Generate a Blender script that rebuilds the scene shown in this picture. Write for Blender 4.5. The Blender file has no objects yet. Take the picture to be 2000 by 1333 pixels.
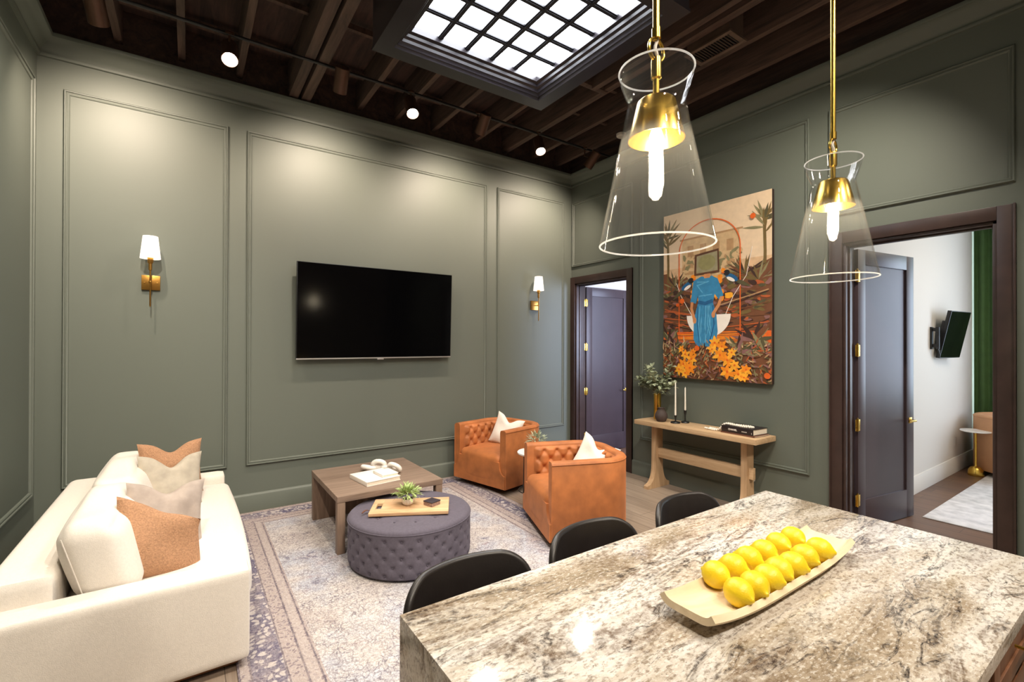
import bpy, bmesh, math, random
from mathutils import Vector, Matrix
random.seed(7)
S = bpy.context.scene
COL = S.collection
R = math.radians
PI = math.pi

# ---------------------------------------------------------------- camera, world, exposure
cam = bpy.data.cameras.new('camera')
cam.sensor_width = 36.0
cam.lens = 916.536 / 2000 * 36.0
cam.clip_start = 0.05
co = bpy.data.objects.new('camera', cam)
COL.objects.link(co)
_y, _p, _r = R(55.476), R(0.242), R(0.143)
_F = Vector((math.cos(_y) * math.cos(_p), math.sin(_y) * math.cos(_p), math.sin(_p)))
_R0 = Vector((math.sin(_y), -math.cos(_y), 0))
_U0 = _R0.cross(_F)
_R = _R0 * math.cos(_r) + _U0 * math.sin(_r)
_U = _U0 * math.cos(_r) - _R0 * math.sin(_r)
mw = Matrix((_R, _U, -_F)).transposed().to_4x4()
mw.translation = Vector((-4.654, -5.2188, 1.65))
co.matrix_world = mw
S.camera = co
w = bpy.data.worlds.new('world')
S.world = w
w.use_nodes = True
w.node_tree.nodes['Background'].inputs[0].default_value = (0.75, 0.85, 1.0, 1)
w.node_tree.nodes['Background'].inputs[1].default_value = 0.6
S.view_settings.view_transform = 'Standard'
S.view_settings.look = 'None'
S.view_settings.gamma = 1.0
S.view_settings.use_curve_mapping = False
S.view_settings.exposure = 0.5
WARM = (1.0, 0.89, 0.74)
WARM_WALL = (1.0, 0.81, 0.66)
SKY_PANE = 13.0       # brightness of the frosted skylight panes
SPOT_WALL = 125.0     # cylinder heads turned to the TV wall
SPOT_ROOM = 135.0     # cylinder heads turned into the room
SPOT_FILL = 190.0     # unseen cylinder heads, added overhead to fill room and walls
BULB = 90.0


def area(name, loc, look, sx, sy, power, color):
    d = bpy.data.lights.new(name, 'AREA')
    d.shape = 'RECTANGLE'
    d.size, d.size_y = sx, sy
    d.energy = power
    d.color = color
    o = bpy.data.objects.new(name, d)
    COL.objects.link(o)
    o.location = loc
    o.rotation_euler = (Vector(look) - Vector(loc)).to_track_quat('-Z', 'Y').to_euler()
    return o


# area lamps in the bedrooms: one at the window, two added without a source
area('daylight_fill', (4.28, -5.6, 1.9), (0, -4.4, 1.2), 1.5, 2.2, 42, (0.66, 0.76, 1.0))
area('daylight_fill', (1.9, -3.25, 1.9), (0.9, 0, 1.5), 1.8, 2.0, 190, (0.62, 0.72, 1.0))  # no window here: cool lamp added to light the far door leaf
area('bedroom_warm_fill', (2.2, -5.2, 3.3), (2.2, -5.2, 0), 1.2, 1.2, 22, (1.0, 0.86, 0.68))  # no fitting here: warm lamp added to offset the cool bedroom light


# ---------------------------------------------------------------- materials
def L(r, g, b):
    def f(c):
        c /= 255.0
        return c / 12.92 if c <= 0.04045 else ((c + 0.055) / 1.055) ** 2.4
    return (f(r), f(g), f(b), 1.0)


class NT:
    def __init__(s, name):
        s.m = bpy.data.materials.new(name)
        s.m.use_nodes = True
        s.t = s.m.node_tree
        s.b = s.t.nodes['Principled BSDF']

    def n(s, typ, ins=None, **at):
        x = s.t.nodes.new('ShaderNode' + typ)
        for k, v in at.items():
            setattr(x, k, v)
        for k, v in (ins or {}).items():
            s.set(x.inputs[k], v)
        return x

    def set(s, sock, v):
        if hasattr(v, 'outputs'):
            v = v.outputs[0]
        if hasattr(v, 'is_output'):
            s.t.links.new(v, sock)
        else:
            sock.default_value = v

    def P(s, **kw):
        for k, v in kw.items():
            s.set(s.b.inputs[k.replace('_', ' ')], v)
        return s

    def co(s):
        return s.n('TexCoord').outputs['Object']

    def map(s, scale=(1, 1, 1), rot=(0, 0, 0), src=None):
        return s.n('Mapping', {0: src or s.co(), 'Scale': scale, 'Rotation': rot})

    def noise(s, scale, detail=4, rough=.5, vec=None, dist=0.0, out=0):
        x = s.n('TexNoise', {'Scale': scale, 'Detail': detail, 'Roughness': rough, 'Distortion': dist})
        s.set(x.inputs['Vector'], vec if vec is not None else s.co())
        return x.outputs[out]

    def ramp(s, fac, stops, interp='LINEAR'):
        x = s.n('ValToRGB', {0: fac})
        x.color_ramp.interpolation = interp
        e = x.color_ramp.elements
        while len(e) < len(stops):
            e.new(0.5)
        for el, (p, c) in zip(e, stops):
            el.position = p
            el.color = c if len(c) == 4 else (*c, 1)
        return x.outputs[0]

    def mix(s, fac, a, b, mode='MIX'):
        x = s.n('Mix', data_type='RGBA', blend_type=mode)
        s.set(x.inputs[0], fac)
        s.set(x.inputs[6], a)
        s.set(x.inputs[7], b)
        return x.outputs[2]

    def math(s, op, a, b=0.0, c=None):
        x = s.n('Math', operation=op)
        s.set(x.inputs[0], a)
        s.set(x.inputs[1], b)
        if c is not None:
            s.set(x.inputs[2], c)
        return x.outputs[0]

    def bump(s, h, strength=.3, dist=.01):
        x = s.n('Bump', {'Strength': strength, 'Distance': dist})
        s.set(x.inputs['Height'], h)
        s.set(s.b.inputs['Normal'], x)
        return s


def V(x):
    return (x, x, x, 1)


def plain(name, c, rough=.5, metal=0.0, var=0.0, vs=6.0, bump=None, sheen=0.0, coat=0.0, spec=.5):
    t = NT(name)
    col = L(*c)
    if var:
        a = tuple(max(0, x * (1 - var)) for x in col[:3]) + (1,)
        b = tuple(min(1, x * (1 + var)) for x in col[:3]) + (1,)
        t.P(Base_Color=t.ramp(t.noise(vs, 5), [(.3, a), (.7, b)]))
    else:
        t.P(Base_Color=col)
    t.P(Roughness=rough, Metallic=metal, Sheen_Weight=sheen, Coat_Weight=coat, Specular_IOR_Level=spec)
    if sheen:
        t.P(Sheen_Roughness=.4, Sheen_Tint=tuple(min(1, x * 1.6 + .1) for x in col[:3]) + (1,))
    if bump:
        t.bump(t.noise(bump[0], 3), bump[1], bump[2] if len(bump) > 2 else .004)
    return t.m


def wood(name, light, dark, scale=1.0, axis=0, rough=.5, streak=14.0):
    t = NT(name)
    sc = [streak * scale] * 3
    sc[axis] = 1.1 * scale
    v = t.map(tuple(sc))
    n1 = t.noise(1.0, 7, .62, v, 1.2)
    n2 = t.noise(5.0, 4, .6, v)
    f = t.math('ADD', t.math('MULTIPLY', n1, .75), t.math('MULTIPLY', n2, .25))
    t.P(Base_Color=t.ramp(f, [(.32, L(*dark)), (.68, L(*light))]), Roughness=rough)
    t.bump(f, .15, .004)
    return t.m


def emit(name, c, strength):
    t = NT(name)
    t.P(Base_Color=(0.8, 0.8, 0.8, 1), Emission_Color=(*c, 1), Emission_Strength=strength, Roughness=.6)
    return t.m


def glass(name, tint=(1, 1, 1), refl=1.0, haze=.010):
    t = NT(name)
    tr = t.n('BsdfTransparent', {0: (*tint, 1)})
    gl = t.n('BsdfGlossy', {'Roughness': .02})
    lw = t.n('LayerWeight', {'Blend': .5})
    f = t.math('ADD', t.math('MULTIPLY', t.math('POWER', lw.outputs['Facing'], 4.0), .55 * refl), .035 * refl)
    mx = t.n('MixShader', {0: f, 1: tr, 2: gl})
    di = t.n('BsdfTranslucent', {0: (1, 1, 1, 1)})
    m2 = t.n('MixShader', {0: haze, 1: mx.outputs[0], 2: di})
    t.t.links.new(m2.outputs[0], t.t.nodes['Material Output'].inputs[0])
    return t.m


def mat_floor(name, light, dark):
    t = NT(name)
    br = t.n('TexBrick', {'Vector': t.map((1, 1, 1), (0, 0, PI / 2)), 'Color1': V(.2), 'Color2': V(.8), 'Mortar': V(0),
                          'Scale': 1.0, 'Mortar Size': .0022, 'Brick Width': 1.35, 'Row Height': .18, 'Bias': 0.0})
    br.offset = .37
    g = t.noise(1.0, 7, .6, t.map((30, 1.6, 10)), 1.0)
    f = t.math('ADD', t.math('MULTIPLY', g, .7), t.math('MULTIPLY', br, .3))
    c = t.ramp(f, [(.3, L(*dark)), (.7, L(*light))])
    c = t.mix(t.math('MULTIPLY', br.outputs['Fac'], .7), c, L(60, 50, 42))
    t.P(Base_Color=c, Roughness=.42)
    t.bump(f, .08, .003)
    return t.m


def mat_granite():
    t = NT('granite')
    src = t.map((.62, 2.1, 1.6), (0, 0, R(-9)))
    wv = t.n('TexNoise', {'Vector': src, 'Scale': 2.0, 'Detail': 3})
    wob = t.n('VectorMath', {0: wv.outputs['Color'], 1: (.55, .55, .55)}, operation='MULTIPLY')
    p = t.n('VectorMath', {0: src, 1: wob}, operation='ADD').outputs[0]
    big = t.noise(2.3, 6, .62, p, .5)
    c = t.ramp(big, [(.28, L(124, 108, 88)), (.38, L(162, 147, 127)), (.47, L(194, 184, 170)), (.57, L(220, 215, 208)), (.74, L(186, 181, 178))])
    # mineral grain
    cl = t.noise(60, 4, .7, t.map((.8, 1.5, 1.2)))
    c = t.mix(t.ramp(cl, [(.38, V(.65)), (.50, V(0))]), c, L(112, 92, 70))
    cl2 = t.noise(80, 3, .65, t.map((.8, 1.6, 1.3)))
    c = t.mix(t.ramp(cl2, [(.52, V(0)), (.64, V(.45))]), c, L(234, 230, 224))

    # dark flowing veins: thin ridges of warped noise, broken up by other noises
    def veins(scale, width, lo, hi, col, amt):
        nonlocal c
        v1 = t.noise(scale, 6, .6, p, .9)
        ridge = t.math('ABSOLUTE', t.math('SUBTRACT', v1, .5))
        mask = t.ramp(t.noise(scale * .9 + 1.3, 4, .6, p), [(lo, V(0)), (hi, V(1))])
        vf = t.math('MULTIPLY', t.ramp(ridge, [(.0, V(amt)), (width, V(0))]), mask)
        vf = t.math('MULTIPLY', vf, t.ramp(t.noise(45, 4, .7), [(.36, V(.15)), (.56, V(1))]))
        c = t.mix(vf, c, col)
    veins(2.6, .060, .44, .58, L(96, 74, 54), .85)
    veins(3.4, .030, .47, .58, L(36, 30, 32), .95)
    veins(7.0, .034, .50, .62, L(46, 38, 38), .9)
    sp = t.ramp(t.noise(95, 3, .6, t.map((.9, 1.5, 1))), [(.28, V(1)), (.36, V(0))])
    c = t.mix(t.math('MULTIPLY', sp, .7), c, L(56, 46, 44))
    t.P(Base_Color=c, Roughness=.12, Specular_IOR_Level=.5)
    return t.m


def mat_rug(hx, hy):
    t = NT('vintage_rug')
    xyz = t.n('SeparateXYZ', {0: t.co()})
    ax = t.math('SUBTRACT', hx, t.math('ABSOLUTE', xyz.outputs[0]))
    ay = t.math('SUBTRACT', hy, t.math('ABSOLUTE', xyz.outputs[1]))
    d = t.math('MINIMUM', ax, ay)
    # field: cream and grey with faded blue and rose clouds and a fine drawn pattern
    cloud = t.noise(1.5, 4, .6)
    fld = t.ramp(cloud, [(.3, L(190, 176, 168)), (.46, L(214, 206, 200)), (.58, L(190, 194, 206)), (.72, L(202, 182, 176))])
    wv = t.n('TexNoise', {'Vector': t.co(), 'Scale': 9.0, 'Detail': 3})
    wob = t.n('VectorMath', {0: wv.outputs['Color'], 1: (.11, .11, .11)}, operation='MULTIPLY')
    pp = t.n('VectorMath', {0: t.co(), 1: wob}, operation='ADD').outputs[0]

    def lines(scale, wd):
        return t.ramp(t.n('TexVoronoi', {'Vector': pp, 'Scale': scale}, feature='DISTANCE_TO_EDGE'), [(.0, V(1)), (wd, V(0))])
    fade = t.ramp(t.noise(6.5, 5, .65), [(.40, V(.05)), (.62, V(1))])
    fade2 = t.ramp(t.noise(11, 5, .7), [(.36, V(.1)), (.6, V(1))])
    fine = t.ramp(t.noise(62, 4, .75), [(.42, V(0)), (.60, V(1))])
    fleck = t.ramp(t.noise(120, 3, .7, t.map((1, .5, 1))), [(.50, V(0)), (.64, V(1))])
    fld = t.mix(t.math('MULTIPLY', t.math('MULTIPLY', lines(46, .13), fade2), .8), fld, L(104, 94, 100))
    fld = t.mix(t.math('MULTIPLY', t.math('MULTIPLY', lines(21, .09), fade), .95), fld, L(88, 82, 100))
    fld = t.mix(t.math('MULTIPLY', fine, .36), fld, L(126, 114, 112))
    fld = t.mix(t.math('MULTIPLY', fleck, .35), fld, L(236, 232, 230))
    rose = t.ramp(t.noise(4.0, 3, .6, t.map((.7, 2.2, 1))), [(.64, V(0)), (.73, V(.42))])
    fld = t.mix(t.math('MULTIPLY', rose, fade2), fld, L(150, 88, 88))
    rg = t.n('TexVoronoi', {'Vector': pp, 'Scale': 3.4}, feature='F1')
    ring = t.ramp(t.math('ABSOLUTE', t.math('SUBTRACT', rg, .36)), [(.0, V(1)), (.05, V(0))])
    ring = t.math('MULTIPLY', ring, t.ramp(t.noise(3.0, 3), [(.54, V(0)), (.62, V(.75))]))
    fld = t.mix(t.math('MULTIPLY', ring, t.ramp(t.noise(30, 3), [(.35, V(.3)), (.55, V(1))])), fld, L(66, 66, 100))
    # border bands, worn pale in places
    flor = t.n('TexVoronoi', {'Vector': pp, 'Scale': 24.0, 'Randomness': .6}, feature='F1')
    fl = t.ramp(flor, [(.34, V(1)), (.46, V(0))])
    navy = t.mix(fl, L(70, 68, 102), L(196, 188, 184))
    fl2 = t.ramp(t.n('TexVoronoi', {'Vector': pp, 'Scale': 44.0}, feature='F1'), [(.3, V(1)), (.42, V(0))])
    guard = t.mix(fl2, L(176, 162, 156), L(134, 120, 124))
    wear = t.ramp(t.noise(3.2, 5, .7), [(.42, V(.05)), (.66, V(.62))])
    navy = t.mix(wear, navy, t.mix(fl2, L(190, 176, 168), L(128, 112, 108)))

    def band(lo, hi):
        return t.math('MULTIPLY', t.math('GREATER_THAN', d, lo), t.math('LESS_THAN', d, hi))
    c = fld
    c = t.mix(t.math('LESS_THAN', d, .365), c, guard)
    c = t.mix(band(.06, .205), c, navy)
    lw = t.ramp(t.noise(14, 4, .6), [(.35, V(.35)), (.6, V(.9))])
    for lo, hi in ((.0, .010), (.050, .060), (.206, .214), (.282, .292), (.345, .355)):
        c = t.mix(t.math('MULTIPLY', band(lo, hi), lw), c, L(84, 74, 88))
    c = t.mix(t.math('MULTIPLY', band(.298, .338), .5), c, L(190, 178, 172))
    c = t.mix(t.math('MULTIPLY', fine, .25), c, L(112, 100, 100))
    c = t.mix(t.math('MULTIPLY', fleck, .2), c, L(236, 232, 230))
    c = t.mix(.16, c, L(112, 106, 112))
    t.P(Base_Color=c, Roughness=.95, Specular_IOR_Level=.1)
    t.bump(t.noise(190, 2), .5, .004)
    return t.m


MT = {}
MT['paint'] = plain('green_wall_paint', (98, 104, 95), .55, bump=(60, .05, .002), spec=.45)
MT['white_wall'] = plain('white_wall_paint', (226, 220, 210), .6)
MT['kitchen_wall'] = plain('kitchen_wall_paint', (196, 186, 172), .6)
MT['casing'] = plain('espresso_stain', (56, 40, 36), .38, var=.2, vs=9)
MT['door'] = plain('espresso_door', (66, 54, 58), .36, var=.08, vs=4, spec=.35)
MT['brass'] = plain('brushed_brass', (216, 178, 82), .26, 1.0, bump=(120, .05, .001))
MT['brass2'] = plain('aged_brass', (190, 140, 70), .30, 1.0)
MT['black'] = plain('black_metal', (22, 21, 22), .42)
MT['bronze'] = plain('bronze_metal', (88, 62, 48), .42, .5)
MT['dark_wood'] = wood('ceiling_timber', (84, 60, 52), (36, 26, 24), 1.0, 1, .75, 10)
MT['joist'] = wood('joist_timber', (104, 80, 68), (50, 37, 33), 1.0, 1, .75, 12)
MT['skyframe'] = plain('black_painted_wood', (46, 42, 46), .30, var=.1)
MT['muntin'] = plain('muntin_black', (26, 25, 32), .5)
MT['pane'] = emit('frosted_skylight', (0.90, 0.94, 1.0), SKY_PANE)
MT['floor'] = mat_floor('oak_planks', (164, 147, 131), (126, 110, 96))
MT['floor2'] = mat_floor('walnut_planks', (124, 92, 70), (84, 60, 46))
MT['granite'] = mat_granite()
MT['cream'] = plain('cream_weave', (224, 216, 206), .9, var=.04, vs=90, bump=(260, .35, .003), sheen=.1)
MT['tan'] = plain('tan_boucle', (172, 130, 98), .95, var=.22, vs=120, bump=(150, .8, .006), sheen=.2)
MT['greige'] = plain('greige_velvet', (176, 166, 150), .8, var=.14, vs=14, bump=(70, .2, .004), sheen=.4)
MT['taupe'] = plain('taupe_velvet', (166, 152, 142), .8, var=.16, vs=14, bump=(70, .2, .004), sheen=.4)
MT['white_cloth'] = plain('white_linen', (232, 224, 214), .9, var=.03, vs=60, bump=(180, .3, .003))
MT['velvet'] = plain('rust_velvet', (170, 102, 54), .62, var=.24, vs=7, sheen=.5, bump=(90, .06, .002))
MT['ottoman'] = plain('slate_fabric', (90, 84, 96), .92, var=.10, vs=60, sheen=.25, bump=(240, .35, .003))
MT['table_wood'] = wood('weathered_oak', (152, 130, 114), (110, 90, 76), 1.0, 0, .5)
MT['table_leg'] = wood('weathered_oak_upright', (150, 126, 108), (106, 86, 72), 1.0, 2, .5)
MT['plinth'] = wood('plinth_wood', (150, 98, 56), (104, 64, 36), 1.0, 0, .5)
MT['console'] = wood('pale_oak', (206, 176, 140), (168, 136, 100), 1.0, 1, .55)
MT['console_leg'] = wood('pale_oak_upright', (206, 174, 138), (168, 134, 98), 1.0, 2, .55)
MT['board'] = wood('olive_wood', (228, 196, 156), (190, 140, 98), 1.2, 0, .45, 9)
MT['tray'] = wood('pale_bare_wood', (234, 216, 186), (208, 184, 146), 1.2, 0, .6, 8)
MT['lemon'] = plain('lemon_peel', (238, 206, 34), .38, var=.08, vs=20, bump=(240, .25, .003))
MT['leather'] = plain('black_leather', (30, 25, 24), .40, var=.15, vs=20, bump=(140, .12, .002))
MT['screen'] = plain('screen_glass', (3, 3, 4), .12, spec=.25)
MT['plastic'] = plain('black_plastic', (14, 14, 15), .35)
MT['silver'] = plain('silver_plastic', (190, 188, 186), .3, .6)
MT['paper'] = plain('paper_pages', (226, 214, 196), .85, var=.06, vs=80)
MT['white_cover'] = plain('white_cover', (240, 234, 226), .55)
MT['black_cover'] = plain('black_cover', (34, 26, 28), .4)
MT['ceramic'] = plain('white_ceramic', (232, 226, 218), .5, var=.05, vs=30)
MT['clay'] = plain('dark_clay', (66, 54, 50), .75, bump=(60, .2, .003))
MT['soil'] = plain('dark_soil', (50, 38, 30), .95)
MT['leaf'] = plain('eucalyptus_leaf', (156, 164, 136), .6, var=.35, vs=26)
MT['leaf2'] = plain('bright_leaf', (176, 194, 128), .55, var=.35, vs=40)
MT['stem'] = plain('brown_stem', (96, 76, 50), .7)
MT['candle'] = plain('ivory_wax', (240, 232, 218), .45)
MT['bead'] = plain('white_bead', (236, 226, 212), .6)
MT['shade'] = NT('linen_shade').P(Base_Color=L(245, 240, 232), Roughness=.85, Emission_Color=(1, .93, .84, 1), Emission_Strength=.55).m
MT['glass'] = glass('clear_glass', (.985, .985, .985), 1.0)
MT['glass_rim'] = glass('glass_rim', (.95, .95, .95), 1.2, .45)
MT['bulb'] = emit('bulb_glow', (1.0, .84, .58), BULB)
MT['lens'] = emit('lamp_lens', (1.0, .90, .74), 40)
MT['lens_dim'] = emit('lamp_lens_wall', (1.0, .88, .70), 6)
MT['marble'] = plain('white_marble', (238, 236, 232), .25, var=.03)
MT['curtain'] = plain('green_velvet_curtain', (62, 92, 44), .75, sheen=.4, var=.1, vs=10)
MT['tan_leather'] = plain('tan_upholstery', (196, 146, 104), .6, var=.08)
MT['window_day'] = emit('window_daylight', (.62, .86, .92), 3.0)
MT['duct'] = plain('duct_metal', (112, 92, 80), .5, .4, var=.2)
MT['white_plastic'] = plain('white_plastic', (214, 206, 196), .5)
MT['cabinet'] = wood('cabinet_stain', (128, 84, 56), (84, 54, 36), 1.0, 2, .45)
MT['navy_leather'] = plain('dark_lid', (52, 44, 52), .5)
MT['wicker'] = plain('speckled_bone', (150, 122, 110), .6, var=.5, vs=90)
MT['leather_brown'] = plain('brown_leather', (104, 66, 50), .6)
MT['canvas_edge'] = plain('canvas_edge', (44, 26, 20), .7)


# ---------------------------------------------------------------- shape helpers
def BM():
    return bmesh.new()


def box(bm, lo, hi, bev=0.0, seg=2, M=None):
    t = bmesh.new()
    bmesh.ops.create_cube(t, size=1.0)
    c = [(a + b) / 2 for a, b in zip(lo, hi)]
    s = [abs(b - a) for a, b in zip(lo, hi)]
    for v in t.verts:
        v.co = Vector((v.co.x * s[0] + c[0], v.co.y * s[1] + c[1], v.co.z * s[2] + c[2]))
    if bev:
        bmesh.ops.bevel(t, geom=list(t.edges), offset=min(bev, min(s) * .49), segments=seg, profile=.6, affect='EDGES')
    join(bm, t, M)
    return bm


def join(bm, t, M=None):
    if M is not None:
        t.transform(M)
    me = bpy.data.meshes.new('tmp')
    t.to_mesh(me)
    t.free()
    bm.from_mesh(me)
    bpy.data.meshes.remove(me)


def lathe(bm, prof, seg=32, c=(0, 0, 0), M=None, closed=False):
    t = bmesh.new()
    rings = []
    for r, z in prof:
        if r < 1e-6:
            rings.append([t.verts.new((c[0], c[1], c[2] + z))])
        else:
            rings.append([t.verts.new((c[0] + r * math.cos(2 * PI * i / seg), c[1] + r * math.sin(2 * PI * i / seg), c[2] + z)) for i in range(seg)])
    pr = list(zip(rings, rings[1:]))
    if closed:
        pr.append((rings[-1], rings[0]))
    for a, b in pr:
        for i in range(seg):
            j = (i + 1) % seg
            if len(a) == 1 and len(b) == 1:
                continue
            if len(a) == 1:
                t.faces.new((a[0], b[j], b[i]))
            elif len(b) == 1:
                t.faces.new((a[i], a[j], b[0]))
            else:
                t.faces.new((a[i], a[j], b[j], b[i]))
    if not closed:
        for rg, flip in ((rings[0], True), (rings[-1], False)):
            if len(rg) > 1:
                t.faces.new(rg[::-1] if flip else rg)
    join(bm, t, M)
    return bm


def tube(bm, pts, r, seg=10, closed=False, M=None):
    t = bmesh.new()
    pts = [Vector(p) for p in pts]
    n = len(pts)
    rings = []
    up = None
    for i, p in enumerate(pts):
        if closed:
            d = pts[(i + 1) % n] - pts[i - 1]
        else:
            d = pts[min(i + 1, n - 1)] - pts[max(i - 1, 0)]
        d.normalize()
        if up is None:
            up = d.orthogonal().normalized()
        else:
            up = (up - d * up.dot(d)).normalized()
        s = d.cross(up)
        rr = r[i] if isinstance(r, (list, tuple)) else r
        rings.append([t.verts.new(p + (up * math.cos(2 * PI * k / seg) + s * math.sin(2 * PI * k / seg)) * rr) for k in range(seg)])
    rng = range(n if closed else n - 1)
    for i in rng:
        a, b = rings[i], rings[(i + 1) % n]
        for k in range(seg):
            t.faces.new((a[k], a[(k + 1) % seg], b[(k + 1) % seg], b[k]))
    if not closed:
        t.faces.new(rings[0][::-1])
        t.faces.new(rings[-1])
    join(bm, t, M)
    return bm


def prism(bm, poly, h, M=None):
    """polygon in XY extruded along +Z by h"""
    t = bmesh.new()
    a = [t.verts.new((x, y, 0)) for x, y in poly]
    b = [t.verts.new((x, y, h)) for x, y in poly]
    t.faces.new(a[::-1])
    t.faces.new(b)
    n = len(poly)
    for i in range(n):
        t.faces.new((a[i], a[(i + 1) % n], b[(i + 1) % n], b[i]))
    bmesh.ops.recalc_face_normals(t, faces=t.faces)
    join(bm, t, M)
    return bm


def soft(bm, lo, hi, r=.04, bulge=(0, 0, 0), n=14, M=None, fn=None):
    """rounded box with puffed faces"""
    t = bmesh.new()
    bmesh.ops.create_cube(t, size=2.0)
    bmesh.ops.subdivide_edges(t, edges=list(t.edges), cuts=n, use_grid_fill=True)
    c = Vector([(a + b) / 2 for a, b in zip(lo, hi)])
    h = Vector([abs(b - a) / 2 for a, b in zip(lo, hi)])
    for v in t.verts:
        u = v.co.copy()
        # concentrate the loops near edges a little
        q = Vector([math.copysign(abs(x) ** .8, x) for x in u])
        p = Vector([q[i] * h[i] for i in range(3)])
        core = Vector([max(-(h[i] - r), min(h[i] - r, p[i])) for i in range(3)])
        d = p - core
        if d.length > 1e-9:
            d = d.normalized() * r
        p = core + d
        for i in range(3):
            j, k = (i + 1) % 3, (i + 2) % 3
            wgt = max(0, 1 - q[j] ** 2) * max(0, 1 - q[k] ** 2)
            p[i] += bulge[i] * math.copysign(1, q[i]) * wgt * (abs(q[i]) ** 3)
        if fn:
            p = fn(p, q)
        v.co = c + p
    join(bm, t, M)
    return bm


def pillow(bm, wd, ht, th, pinch=.10, chop=.0, n=22, M=None, seed=0, slump=0.0):
    rnd = random.Random(seed)
    ph = [rnd.uniform(0, 6.28) for _ in range(4)]
    t = bmesh.new()
    g = {}
    for side in (1, -1):
        for i in range(n + 1):
            for j in range(n + 1):
                edge = i in (0, n) or j in (0, n)
                if side == -1 and edge:
                    g[(-1, i, j)] = g[(1, i, j)]
                    continue
                u = -1 + 2 * i / n
                v = -1 + 2 * j / n
                x = u * wd / 2 * (1 - pinch * (1 - v * v) * abs(u))
                y = v * ht / 2 * (1 - pinch * (1 - u * u) * abs(v))
                k = ((1 - u * u) * (1 - v * v)) ** .42
                z = side * th / 2 * k
                z += .012 * k * math.sin(3 * u + ph[0]) * math.sin(4 * v + ph[1])
                if chop:
                    e = math.exp(-(u / .38) ** 2) * max(0, (v + .35) / 1.35) ** 1.5
                    y -= chop * e
                    z += side * chop * .10 * math.exp(-((abs(u) - .5) / .25) ** 2) * max(0, v) * k
                if slump:      # one top corner folded down and forward
                    e = (max(0, (u + 1) / 2) * max(0, (v + 1) / 2)) ** 1.6
                    x -= slump * .55 * e
                    y -= slump * 1.0 * e
                    z += slump * .9 * e ** 1.5
                g[(side, i, j)] = t.verts.new((x, y, z))
        for i in range(n):
            for j in range(n):
                q = [g[(side, i, j)], g[(side, i + 1, j)], g[(side, i + 1, j + 1)], g[(side, i, j + 1)]]
                try:
                    t.faces.new(q if side == 1 else q[::-1])
                except ValueError:
                    pass
    join(bm, t, M)
    return bm


def sheet(bm, fn, nu, nv, th, M=None, closed_u=False):
    """thick sheet: fn(u,v) with u,v in 0..1, thickened along its normal"""
    P = [[Vector(fn(i / nu, j / nv)) for j in range(nv + 1)] for i in range(nu + 1)]
    t = bmesh.new()
    A = [[None] * (nv + 1) for _ in range(nu + 1)]
    B = [[None] * (nv + 1) for _ in range(nu + 1)]
    for i in range(nu + 1):
        for j in range(nv + 1):
            du = P[min(i + 1, nu)][j] - P[max(i - 1, 0)][j]
            dv = P[i][min(j + 1, nv)] - P[i][max(j - 1, 0)]
            nn = du.cross(dv)
            nn = nn.normalized() if nn.length > 1e-9 else Vector((0, 0, 1))
            A[i][j] = t.verts.new(P[i][j] + nn * th / 2)
            B[i][j] = t.verts.new(P[i][j] - nn * th / 2)
    for i in range(nu):
        for j in range(nv):
            t.faces.new((A[i][j], A[i + 1][j], A[i + 1][j + 1], A[i][j + 1]))
            t.faces.new((B[i][j], B[i][j + 1], B[i + 1][j + 1], B[i + 1][j]))
    for i in range(nu):
        t.faces.new((A[i][0], B[i][0], B[i + 1][0], A[i + 1][0]))
        t.faces.new((A[i][nv], A[i + 1][nv], B[i + 1][nv], B[i][nv]))
    for j in range(nv):
        t.faces.new((A[0][j], A[0][j + 1], B[0][j + 1], B[0][j]))
        t.faces.new((A[nu][j], B[nu][j], B[nu][j + 1], A[nu][j + 1]))
    join(bm, t, M)
    return bm


def sweep(bm, prof, path_fn, closed=False, caps=True):
    """path_fn(d) -> list of 3D points for profile offset d; prof = [(d, h)] with path_fn(d, h)"""
    t = bmesh.new()
    rows = [[t.verts.new(p) for p in path_fn(d, h)] for d, h in prof]
    m = len(rows[0])
    for a, b in zip(rows, rows[1:]):
        for i in range(m if closed else m - 1):
            j = (i + 1) % m
            t.faces.new((a[i], a[j], b[j], b[i]))
    if not closed and caps:
        t.faces.new([r[0] for r in rows])
        t.faces.new([r[-1] for r in rows][::-1])
    bmesh.ops.recalc_face_normals(t, faces=t.faces)
    join(bm, t)
    return bm


def obj(name, bm, m, parent=None, loc=None, angle=38, smooth=True):
    me = bpy.data.meshes.new(name)
    bm.to_mesh(me)
    bm.free()
    for x in (m if isinstance(m, (list, tuple)) else [m]):
        me.materials.append(MT[x] if isinstance(x, str) else x)
    if smooth:
        for p in me.polygons:
            p.use_smooth = True
        me.set_sharp_from_angle(angle=R(angle))
    o = bpy.data.objects.new(name, me)
    COL.objects.link(o)
    if parent:
        o.parent = parent
    if loc:
        o.location = loc
    return o


def thing(name, label, cat, loc=(0, 0, 0), rz=0.0, group=None):
    o = bpy.data.objects.new(name, None)
    o.empty_display_size = .1
    COL.objects.link(o)
    o.location = loc
    o.rotation_euler = (0, 0, rz)
    return tag(o, label, cat, group)


def tag(o, label, cat, group=None):
    o['label'] = label
    o['category'] = cat
    if group:
        o['group'] = group
    return o


def struct(name, bm, m, parent=None, loc=None, **k):
    o = obj(name, bm, m, parent, loc, **k)
    if parent is None:
        o['kind'] = 'structure'
    return o


def sempty(name, loc, rz=0.0):
    o = bpy.data.objects.new(name, None)
    o.empty_display_size = .1
    COL.objects.link(o)
    o.location = loc
    o.rotation_euler = (0, 0, rz)
    o['kind'] = 'structure'
    return o


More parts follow.
